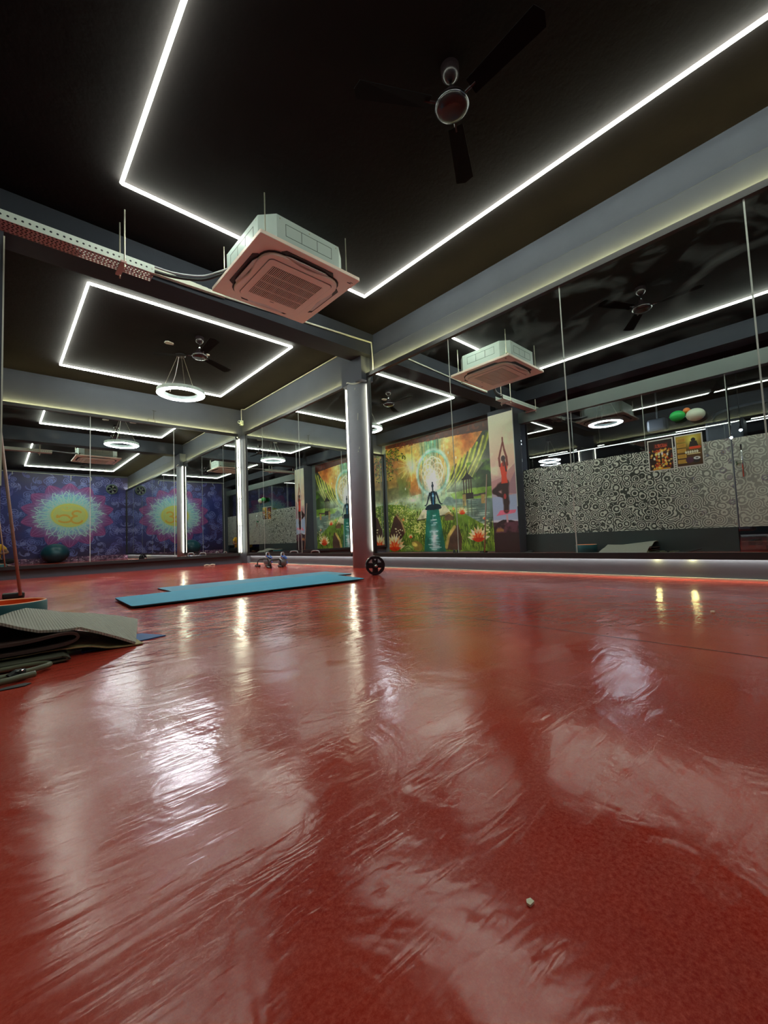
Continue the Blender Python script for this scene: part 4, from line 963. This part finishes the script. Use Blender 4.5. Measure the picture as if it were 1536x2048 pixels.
obj('cabinet', boxb(-.12, .12, -.17, .17, -.13, .13), M['gymgrey'], sp_, bevel=.05); obj('bracket', tubeb([(0, 0, .1), (0, 0, ZC - 2.42)], .015, 8), M['silver'], sp_)

# ------------------------------------------------------------------ floor: joint line, mats, weights
bm = B(); jp = [(1.60, 3.06), (1.627, 2.76), (1.657, 2.14), (1.673, 1.517), (1.668, 1.061), (1.663, .727), (1.665, .473), (1.662, -.4), (1.66, -2.08)]
for (a, b) in zip(jp, jp[1:]):
    vs = [bm.verts.new(p) for p in ((a[0] - .0022, a[1], .0006), (a[0] + .0022, a[1], .0006), (b[0] + .0022, b[1], .0006), (b[0] - .0022, b[1], .0006))]; bm.faces.new(vs)
tag(obj('floor_joint', bm, M['black']), 'thin black joint line running across the red floor', 'floor joint')
def rounded_quad(P, r=.03, n=5):
    out = []; m = len(P)
    for i in range(m):
        p = Vector(P[i]); a = (Vector(P[i - 1]) - p).normalized(); b = (Vector(P[(i + 1) % m]) - p).normalized()
        p0, p1 = p + a * r, p + b * r
        for k in range(n + 1):
            t = k / n; q = (1 - t) ** 2 * p0 + 2 * t * (1 - t) * p + t * t * p1; out.append((q.x, q.y))
    return out
def yoga_mat(name, label, P, z0, top, under, th=.010):
    cx = sum(p[0] for p in P) / 4; cy2 = sum(p[1] for p in P) / 4
    t = thing(name, label, 'exercise mat', (cx, cy2, z0)); Q = [(p[0] - cx, p[1] - cy2) for p in P]
    obj('underside', prism(B(), rounded_quad(Q), 0, th * .7), under, t); obj('top_layer', prism(B(), rounded_quad(Q), th * .7, th), top, t)
    return t
yoga_mat('exercise_mat', 'greyish blue exercise mat lying behind and partly under the bright one', [(1.123, 3.90), (2.95, 3.75), (3.01, 4.36), (1.131, 4.42)], .0005, M['bluemat2'], M['matedge'])
yoga_mat('exercise_mat', 'bright sky blue exercise mat lying nearest the camera', [(.655, 3.145), (2.579, 3.087), (2.71, 3.89), (.68, 3.815)], .011, M['bluemat'], M['matedge'])

kb = thing('kettlebell', 'grey and blue kettlebell, right one of the pair by the far mirror', 'kettlebell', (3.42, 6.15, 0), .75)
R_ = .095
obj('bell', latheb([(.055, 0), (.06, .003)] + [(R_ * math.sin(a), .092 - R_ * math.cos(a)) for a in [PI * k / 20 for k in range(5, 19)]] + [(0, .187)], seg=32), M['kbgrey'], kb, smooth=True)
obj('handle', tubeb(smoothpts([(-.055, 0, .15), (-.085, 0, .21), (-.075, 0, .262), (-.035, 0, .278), (.035, 0, .278), (.075, 0, .262), (.085, 0, .21), (.055, 0, .15)]), .014, 12), M['silver'], kb, smooth=True)
for s_ in (-1, 1): obj('side_panel', tubeb(smoothpts([(s_ * .03, -.078, .145), (s_ * .060, -.05, .175), (s_ * .088, -.008, .215)]), [.010] * 12 + [.010], 8) if False else tubeb([(s_ * .035, -.075, .15), (s_ * .062, -.045, .185), (s_ * .088, -.004, .22)], .012, 8), M['kbblue'], kb, smooth=True)
obj('round_emblem', latheb([(0, -.097), (.030, -.094), (.032, -.086)], (0, 0, .085), 20, 'y'), M['kbblue'], kb, smooth=True)
obj('base_pad', latheb([(.06, 0), (.06, .008)], seg=24), M['black'], kb)
kb.scale = (.8, .8, .8)
dup(kb, (3.475, 6.76, 0), .70, 'grey and blue kettlebell, left one of the pair by the far mirror')
pb = thing('push_up_bar', 'black arched push up bar beside the right kettlebell', 'push-up bar', (3.155, 5.97, 0), -.15)
obj('arch', tubeb(smoothpts([(-.09, 0, .03), (-.09, 0, .09), (-.06, 0, .135), (.0, 0, .148), (.07, 0, .150), (.13, 0, .150)]), .014, 10), M['black'], pb, smooth=True)
obj('arch', tubeb(smoothpts([(.13, 0, .15), (.16, 0, .12), (.165, 0, .08), (.165, 0, .03)]), .014, 10), M['black'], pb, smooth=True)
for x in (-.09, .165): obj('foot', tubeb([(x, -.10, .018), (x, .10, .018)], .018, 10), M['black'], pb); 
for x in (-.09, .165):
    for y in (-.105, .105): obj('end_cap', tubeb([(x, y - .012, .022), (x, y + .012, .022)], .022, 12), M['blackgloss'], pb)
pb.scale = (.72, .8, .85)
dup(pb, (3.24, 6.53, 0), -.1, 'black arched push up bar beside the left kettlebell')

db = thing('dumbbell', 'black plate loaded dumbbell standing on its round plates by the column', 'dumbbell', (3.02, 3.44, .103), 0)
def plate(x, s_):
    bm = B(); R0 = .103; n = 60
    def hole(a):  # four rounded openings
        k = round((a - PI / 4) / (PI / 2)); return abs(a - PI / 4 - k * PI / 2) < .36
    lathe(bm, [(.082, -.014), (R0, -.014), (R0, .014), (.082, .014), (.078, .006), (.078, -.006), (.082, -.014)], (x, 0, 0), n, 'x', False)
    lathe(bm, [(.018, -.012), (.038, -.012), (.038, .012), (.018, .012), (.018, -.012)], (x, 0, 0), 32, 'x', False)
    for k in range(4):
        a = k * PI / 2; bm2 = B(); box(bm2, x - .009, x + .009, .03, .083, -.028, .028); bm2.transform(Matrix.Rotation(a, 4, 'X'))
        me = bpy.data.meshes.new('tmp'); bm2.to_mesh(me); bm.from_mesh(me); bm2.free(); bpy.data.meshes.remove(me)
    p = obj('weight_plate', bm, M['blackgloss'], db, bevel=.002)
    obj('silver_mark', prism(B(), [(-.014, .070), (.014, .070), (0, .052)], x + s_ * .0095, x + s_ * .0105), M['silver'], p).matrix_local = Matrix(((0, 0, 1, 0), (1, 0, 0, 0), (0, 1, 0, 0), (0, 0, 0, 1)))
    return p
for x, s_ in ((-.024, -1), (.024, 1)): plate(x, s_)
obj('bar', tubeb([(-.12, 0, 0), (.12, 0, 0)], .0135, 16), M['chrome'], db, smooth=True)
for x in (-.052, .052): obj('star_collar', latheb([(.014, -.012), (.026, -.012), (.026, .012), (.014, .012)], (x, 0, 0), 8, 'x', False), M['black'], db)
db.rotation_euler = (0, 0, math.radians(56))

yw = thing('yoga_wheel', 'teal yoga wheel with orange lining lying flat on the floor', 'yoga wheel', (.045, 2.97, 0))
obj('outer_shell', latheb([(.166, .002), (.170, .006), (.170, .134), (.166, .140)], seg=64, caps=False), M['teal'], yw, smooth=True)
obj('rim', latheb([(.166, .140), (.160, .143), (.155, .138)], seg=64, caps=False), M['orangerim'], yw, smooth=True)
obj('inner_lining', latheb([(.155, .138), (.152, .07), (.155, .002), (.166, .002)], seg=64, caps=False), M['orange'], yw, smooth=True)

# pile of folded mats
x_off = -.42
pile = [(-.45, .115, -.45, .10), (-.30, .150, -.30, .112), (-.16, .178, -.15, .105), (-.05, .172, -.04, .104), (.017, .157, .022, .113), (.068, .133, .063, .126), (.119, .113, .11, .135), (.179, .105, .179, .118), (.24, .104, .245, .096), (.302, .076, .36, .074), (.359, .048, .47, .046), (.395, .029, .53, .026), (.425, .0125, .57, .012)]
tag(obj('exercise_mat', sheet([(a, z + .003, b, z2 + .003) for a, z, b, z2 in pile], 1.97, 2.60, .009), M['ribbed'], smooth=False), 'grey ribbed mat draped wavily over the top of the mat pile', 'exercise mat')
def fold(name, label, prof, y0, y1, th, m):
    bm = B(); n = len(prof); pr = smoothpts([(x, 0, z) for x, z in prof], 5); L_ = []
    for i, p in enumerate(pr):
        a = pr[max(i - 1, 0)]; b = pr[min(i + 1, len(pr) - 1)]; d = (b - a).normalized(); nn = Vector((-d.z, 0, d.x)) * th / 2
        L_.append((p + nn, p - nn))
    R2 = []
    for y in (y0, y1): R2.append([(bm.verts.new((a.x, y, a.z)), bm.verts.new((b.x, y, b.z))) for a, b in L_])
    A, D = R2
    for i in range(len(pr) - 1):
        bm.faces.new((A[i][0], A[i + 1][0], D[i + 1][0], D[i][0])); bm.faces.new((A[i][1], D[i][1], D[i + 1][1], A[i + 1][1]))
        bm.faces.new((A[i][0], A[i][1], A[i + 1][1], A[i + 1][0])); bm.faces.new((D[i][0], D[i + 1][0], D[i + 1][1], D[i][1]))
    bm.faces.new((A[0][0], D[0][0], D[0][1], A[0][1])); bm.faces.new((A[-1][0], A[-1][1], D[-1][1], D[-1][0]))
    bmesh.ops.recalc_face_normals(bm, faces=bm.faces)
    return tag(obj(name, bm, m), label, 'exercise mat')
fold('folded_mat', 'dark brown mat folded into a loop under the grey ribbed mat', [(-.45, .078), (0, .080), (.10, .083), (.17, .091), (.215, .090), (.232, .076), (.215, .060), (.15, .050), (.0, .048), (-.45, .046)], 1.955, 2.52, .010, M['brown'])
fold('folded_mat', 'thin multicoloured mat showing as a bright edge in the pile', [(-.45, .030), (.05, .034), (.14, .036), (.26, .030), (.34, .010), (.452, .004)], 1.972, 2.42, .004, M['patch'])
fold('folded_mat', 'dark olive mat folded flat at the bottom of the pile', [(-.45, .022), (.12, .022), (.18, .022), (.195, .016), (.19, .010), (.05, .008), (-.45, .006)], 1.90, 2.30, .006, M['olivemat'])
bm = prism(B(), [(.25, 2.02), (.46, 2.045), (.562, 2.066), (.50, 2.20), (.30, 2.30)], .0005, .005)
bmq = obj('exercise_mat', bm, M['navy']); tag(bmq, 'blue mat corner poking out beneath the right end of the pile', 'exercise mat')

# resistance tubes
rt_ = thing('resistance_tube', 'olive resistance tube looped in front of the mat pile', 'resistance tube', (0, 0, 0))
obj('tube', tubeb(smoothpts([(-.40, 1.90, .012), (-.15, 1.89, .014), (.018, 1.885, .016), (.08, 1.88, .018), (.128, 1.862, .018), (.140, 1.838, .018), (.128, 1.822, .017), (.10, 1.808, .016), (.07, 1.795, .016), (.018, 1.785, .014), (-.2, 1.77, .012), (-.4, 1.76, .010)]), .0085, 12), M['olive'], rt_, smooth=True)
r2 = thing('resistance_tube', 'second olive tube with a black and chrome clip, nearest the camera', 'resistance tube', (0, 0, 0))
obj('tube', tubeb(smoothpts([(-.40, 1.70, .010), (-.15, 1.715, .012), (.018, 1.728, .013), (.06, 1.74, .014), (.098, 1.752, .014)]), .0095, 12), M['olive'], r2, smooth=True)
obj('black_clip', tubeb([(.035, 1.775, .012), (.052, 1.785, .020), (.075, 1.79, .018)], .011, 10), M['black'], r2); obj('chrome_ring', tubeb([(.060 + .010 * math.cos(a), 1.782 + .010 * math.sin(a), .027) for a in [k * PI / 6 for k in range(12)]], .0025, 6, closed=True), M['chrome'], r2)
obj('clip_body', boxb(.03, .075, 1.755, 1.785, 0.001, .012), M['black'], r2)
tag(obj('webbing_strap', fold_bm, M['black']) if False else obj('webbing_strap', prism(B(), [(-.4, 1.66), (.0, 1.685), (.03, 1.70), (.072, 1.705), (.085, 1.69), (.07, 1.672), (.02, 1.672), (-.4, 1.64)], .0005, .003), M['black']), 'black flat strap end lying on the floor nearest the camera', 'strap')
bl = thing('resistance_loop', 'black rubber loop band lying beside the mat pile, seen in the mirror', 'band', (-.05, 1.55, 0))
obj('band', tubeb(smoothpts([(.0, .14, .006), (.02, .0, .010), (.0, -.12, .040), (-.02, -.16, .055), (-.04, -.12, .050), (-.04, 0, .012), (-.02, .14, .006)]), .008, 8), M['black'], bl, smooth=True)

# broom and black discs by the pier
br = thing('broom', 'long wooden stick leaning against the left pier, head on the floor', 'broom', (.17, 4.93, 0))
obj('broom_handle', tubeb([(0, 0, .02), (-.165, -.045, 1.62)], .0125, 12), M['wood'], br, smooth=True)
obj('broom_head', boxb(-.12, .03, .0, .10, .0, .045), M['black'], br, bevel=.01)
tag(obj('weight_disc', latheb([(.0, 0), (.085, 0), (.09, .008), (.085, .022), (.03, .024), (0, .024)], (.04, 4.02, 0), 36), M['black'], smooth=False), 'flat black disc on the floor at the foot of the left pier', 'weight disc')
tag(obj('weight_disc', latheb([(.0, 0), (.05, 0), (.055, .006), (.05, .020), (0, .022)], (.015, 4.0, .025), 36), M['black'], smooth=False), 'smaller black disc resting on top of the larger disc', 'weight disc')
# bits on the floor
def chip(x, y, s_, label, m='paper'):
    bm = B(); prism(bm, [(-s_, -s_ * .7), (s_ * .8, -s_ * .8), (s_, s_ * .4), (-.1 * s_, s_ * .9), (-s_, s_ * .3)], 0, s_ * .6); bm.transform(Matrix.Translation((x, y, .0005)))
    tag(obj('paper_scrap', bm, M[m]), label, 'scrap')
chip(.424, .254, .0042, 'tiny cream crumb on the red floor near the camera')
chip(2.386, .42, .010, 'small white scrap on the floor in front of the long mirror')
chip(2.30, .60, .005, 'smaller white scrap beside the white scrap near the long mirror')
bm = B(); tube(bm, smoothpts([(-.10, 0, .012), (-.05, .01, .02), (0, 0, .010), (.05, .012, .02), (.10, 0, .012)]), [.016] + [.010] * 23 + [.016], 8)
bm.transform(Matrix.Translation((3.02, 8.22, 0))); tag(obj('twisted_wrapper', bm, M['paper']), 'twisted cream wrapper on the floor under the back mirror', 'wrapper')

# exercise ball
bt = thing('exercise_ball', 'large petrol blue exercise ball in front of the purple mural', 'exercise ball', (1.52, -1.66, 0))
obj('ball_body', latheb([(.10, .004)] + [(.40 * math.sin(a), .325 - .325 * math.cos(a)) for a in [PI * k / 28 for k in range(3, 28)]] + [(0, .65)], seg=48), M['ball'], bt, smooth=True)
for z in (.25, .33, .41): r = .4005 * math.sqrt(max(0, 1 - ((z - .325) / .325) ** 2)); obj('rib', latheb([(r - .001, z - .004), (r + .002, z), (r - .001, z + .004)], seg=48, caps=False), M['ball'], bt, smooth=True)
# ------------------------------------------------------------------ the person sitting cross legged, seen only in the mirrors
def skin_mesh(name, verts, edges, radii, m, parent, root=0, sub=2):
    me = bpy.data.meshes.new(name); me.from_pydata(verts, edges, []); me.update()
    o = bpy.data.objects.new(name, me); C.objects.link(o); me.materials.append(m); o.parent = parent
    s = o.modifiers.new('skin', 'SKIN'); s.use_smooth_shade = True
    d = me.skin_vertices[0].data
    for i, r in enumerate(radii): d[i].radius = r if isinstance(r, tuple) else (r, r)
    for v in d: v.use_root = False
    d[root].use_root = True
    b = o.modifiers.new('sub', 'SUBSURF'); b.levels = sub; b.render_levels = sub
    return o
pe = thing('person', 'person in a mustard yellow shirt sitting cross legged on the floor holding a phone', 'person', (0, -.40, 0))
V = {'pel': (0, -.12, .13), 'sp1': (0, -.11, .26), 'sp2': (0, -.06, .40), 'ch': (0, -.02, .54), 'nk': (0, .03, .66), 'nk2': (0, .055, .71),
     'shl': (-.15, -.02, .60), 'shr': (.15, -.02, .60), 'ell': (-.29, .10, .40), 'elr': (.29, .10, .40), 'wrl': (-.10, .27, .385), 'wrr': (.10, .27, .385),
     'hpl': (-.12, -.10, .12), 'hpr': (.12, -.10, .12), 'knl': (-.42, .12, .16), 'knr': (.42, .12, .16), 'anl': (-.02, .24, .07), 'anr': (.04, .16, .07), 'tol': (.10, .29, .045), 'tor': (-.09, .20, .045)}
def chain(names, edges, rad, name, m, root=0, sub=2):
    ix = {n: i for i, n in enumerate(names)}; skin_mesh(name, [V[n] for n in names], [(ix[a], ix[b]) for a, b in edges], [rad[n] for n in names], m, pe, root, sub)
rad = dict(pel=(.14, .11), sp1=(.13, .10), sp2=(.14, .10), ch=(.15, .10), nk=.055, nk2=.05, shl=.06, shr=.06, ell=.042, elr=.042, wrl=.028, wrr=.028, hpl=.085, hpr=.085, knl=.062, knr=.062, anl=.038, anr=.038, tol=.028, tor=.028)
chain(list(V), [('pel', 'sp1'), ('sp1', 'sp2'), ('sp2', 'ch'), ('ch', 'nk'), ('nk', 'nk2'), ('ch', 'shl'), ('ch', 'shr'), ('shl', 'ell'), ('shr', 'elr'), ('ell', 'wrl'), ('elr', 'wrr'), ('pel', 'hpl'), ('pel', 'hpr'), ('hpl', 'knl'), ('hpr', 'knr'), ('knl', 'anl'), ('knr', 'anr'), ('anl', 'tol'), ('anr', 'tor')], rad, 'body', M['skin'])
rs = {k: (tuple(x + .014 for x in v) if isinstance(v, tuple) else v + .016) for k, v in rad.items()}
V['sll'] = (-.24, .05, .475); V['slr'] = (.24, .05, .475); rs['sll'] = .062; rs['slr'] = .062; rs['nk'] = .06
chain(['pel', 'sp1', 'sp2', 'ch', 'nk', 'shl', 'shr', 'sll', 'slr'], [('pel', 'sp1'), ('sp1', 'sp2'), ('sp2', 'ch'), ('ch', 'nk'), ('ch', 'shl'), ('ch', 'shr'), ('shl', 'sll'), ('shr', 'slr')], rs, 'shirt', M['yellow'])
rs['anl'] = rs['anr'] = .052
chain(['pel', 'hpl', 'hpr', 'knl', 'knr', 'anl', 'anr'], [('pel', 'hpl'), ('pel', 'hpr'), ('hpl', 'knl'), ('hpr', 'knr'), ('knl', 'anl'), ('knr', 'anr')], rs, 'trousers', M['trouser'])
# head with face
hd = thing('head', '', '', (0, 0, 0)); del hd['label']; del hd['category']; bpy.data.objects.remove(hd)
bm = B(); bmesh.ops.create_uvsphere(bm, u_segments=28, v_segments=20, radius=1)
for v in bm.verts:
    x, y, z = v.co; fx = .076 * (1 - .18 * max(0, -z)); v.co = Vector((x * fx, y * .094 * (1 - .10 * max(0, -z)) + .010 * max(0, -z), z * .115))
    if y > .8 and abs(x) < .25 and -.25 < z < .1: v.co.y += .016
R3 = Matrix.Translation((0, .10, .80)) @ Matrix.Rotation(-.35, 4, 'X'); bm.transform(R3)
head = obj('head', bm, M['skin'], pe, smooth=True)
def hp(x, y, z): return R3 @ Vector((x, y, z))
for s_ in (-1, 1):
    bm = B(); bmesh.ops.create_uvsphere(bm, u_segments=12, v_segments=8, radius=.011); bm.transform(Matrix.Translation(hp(s_ * .030, .083, .012))); obj('eye', bm, M['white'], head, smooth=True)
    bm = B(); bmesh.ops.create_uvsphere(bm, u_segments=10, v_segments=8, radius=.0055); bm.transform(Matrix.Translation(hp(s_ * .030, .0925, .011))); obj('pupil', bm, M['black'], head, smooth=True)
    bm = B(); bmesh.ops.create_uvsphere(bm, u_segments=12, v_segments=8, radius=1); bm.transform(R3 @ Matrix.Translation((s_ * .078, 0, 0)) @ Matrix.Diagonal((.010, .020, .030, 1))); obj('ear', bm, M['skin'], head, smooth=True)
    obj('eyebrow', tubeb([hp(s_ * .015, .092, .032), hp(s_ * .032, .091, .038), hp(s_ * .048, .082, .032)], .004, 6), M['hair'], head)
obj('nose', tubeb([hp(0, .092, .015), hp(0, .106, -.012), hp(0, .114, -.026), hp(0, .100, -.034)], [.007, .010, .013, .008], 10), M['skin'], head, smooth=True)
obj('mouth', tubeb([hp(-.024, .084, -.058), hp(0, .094, -.060), hp(.024, .084, -.058)], .0055, 8), mat('lip', (.22, .08, .06), .5), head, smooth=True)
bm = B(); bmesh.ops.create_uvsphere(bm, u_segments=28, v_segments=18, radius=1)
bm.transform(Matrix.Diagonal((.084, .100, .122, 1)))
bmesh.ops.delete(bm, geom=[v for v in bm.verts if v.co.z < .015 - .9 * min(0, v.co.y) * 0 and v.co.y > -.02 or v.co.z < -.045 or (v.co.y > .05 and v.co.z < .055)], context='VERTS')
bm.transform(R3); hr = obj('hair', bm, M['hair'], pe, smooth=True); hr.modifiers.new('t', 'SOLIDIFY').thickness = .008
# hands around the phone
for s_ in (-1, 1):
    side = 'hand'; vs = [(s_ * .10, .27, .385)]; ed = []; ra = [.026]
    vs.append((s_ * .085, .315, .390)); ed.append((0, 1)); ra.append((.034, .020))
    lens = (.030, .036, .034, .028)
    for k in range(4):
        z = .365 + k * .019; b0 = len(vs); l = lens[3 - k]
        vs += [(s_ * .082, .340, z), (s_ * .080, .340 + l * .55, z), (s_ * .066, .340 + l * .8, z), (s_ * .050, .340 + l * .78, z)]; ra += [.0095, .0085, .008, .007]
        ed += [(1, b0), (b0, b0 + 1), (b0 + 1, b0 + 2), (b0 + 2, b0 + 3)]
    b0 = len(vs); vs += [(s_ * .075, .320, .418), (s_ * .062, .335, .432), (s_ * .045, .345, .436)]; ra += [.012, .010, .0085]; ed += [(1, b0), (b0, b0 + 1), (b0 + 1, b0 + 2)]
    skin_mesh(side, vs, ed, ra, M['skin'], pe, 1, 1)
ph = thing('smartphone', 'dark smartphone held low in both hands of the seated person', 'phone', (0, 0, 0))
bm = boxb(-.075, .075, -.036, .036, -.0045, .0045); o = obj('phone_body', bm, M['blackgloss'], ph, bevel=.003)
bm2 = boxb(-.070, .070, -.033, .033, .0046, .0052); o2 = obj('screen', bm2, mat('phone_screen', (.05, .06, .08), .1), ph)
q = Matrix(((rt.x, -dn.x, -fw.x), (rt.y, -dn.y, -fw.y), (rt.z, -dn.z, -fw.z))).to_4x4()
ph.matrix_world = Matrix.Translation(Vector((0, 0, .396)) - fw * .012) @ q
print('objects', len(bpy.data.objects))

# ------------------------------------------------------------------ groups of repeats
G = {'kettlebell': 'pair of kettlebells by the far mirror', 'push_up_bar': 'push up bars beside the kettlebells', 'wall_mirror': 'black framed wall mirrors', 'cove_strip': 'LED strips behind the mirror frames', 'led_spot': 'bright spots of the lower strip', 'tube_light': 'upright tube lights', 'led_rectangle': 'ceiling LED rectangles', 'ring_pendant': 'ring pendant lamps', 'ceiling_fan': 'ceiling fans', 'balloon': 'balloons on the glass partition', 'wall_mural': 'wall murals', 'wall_poster': 'printed posters', 'exercise_mat': 'exercise mats on the floor', 'folded_mat': 'mats folded in the pile', 'resistance_tube': 'resistance tubes by the mat pile', 'weight_disc': 'black discs by the pier', 'paper_scrap': 'scraps on the floor', 'glint_bulb': 'added glint bulbs behind the glass', 'ceiling_patch': 'plaster patches on the ceiling'}
for o in C.objects:
    if o.parent is None and o.name.split('.')[0] in G: o['group'] = G[o.name.split('.')[0]]
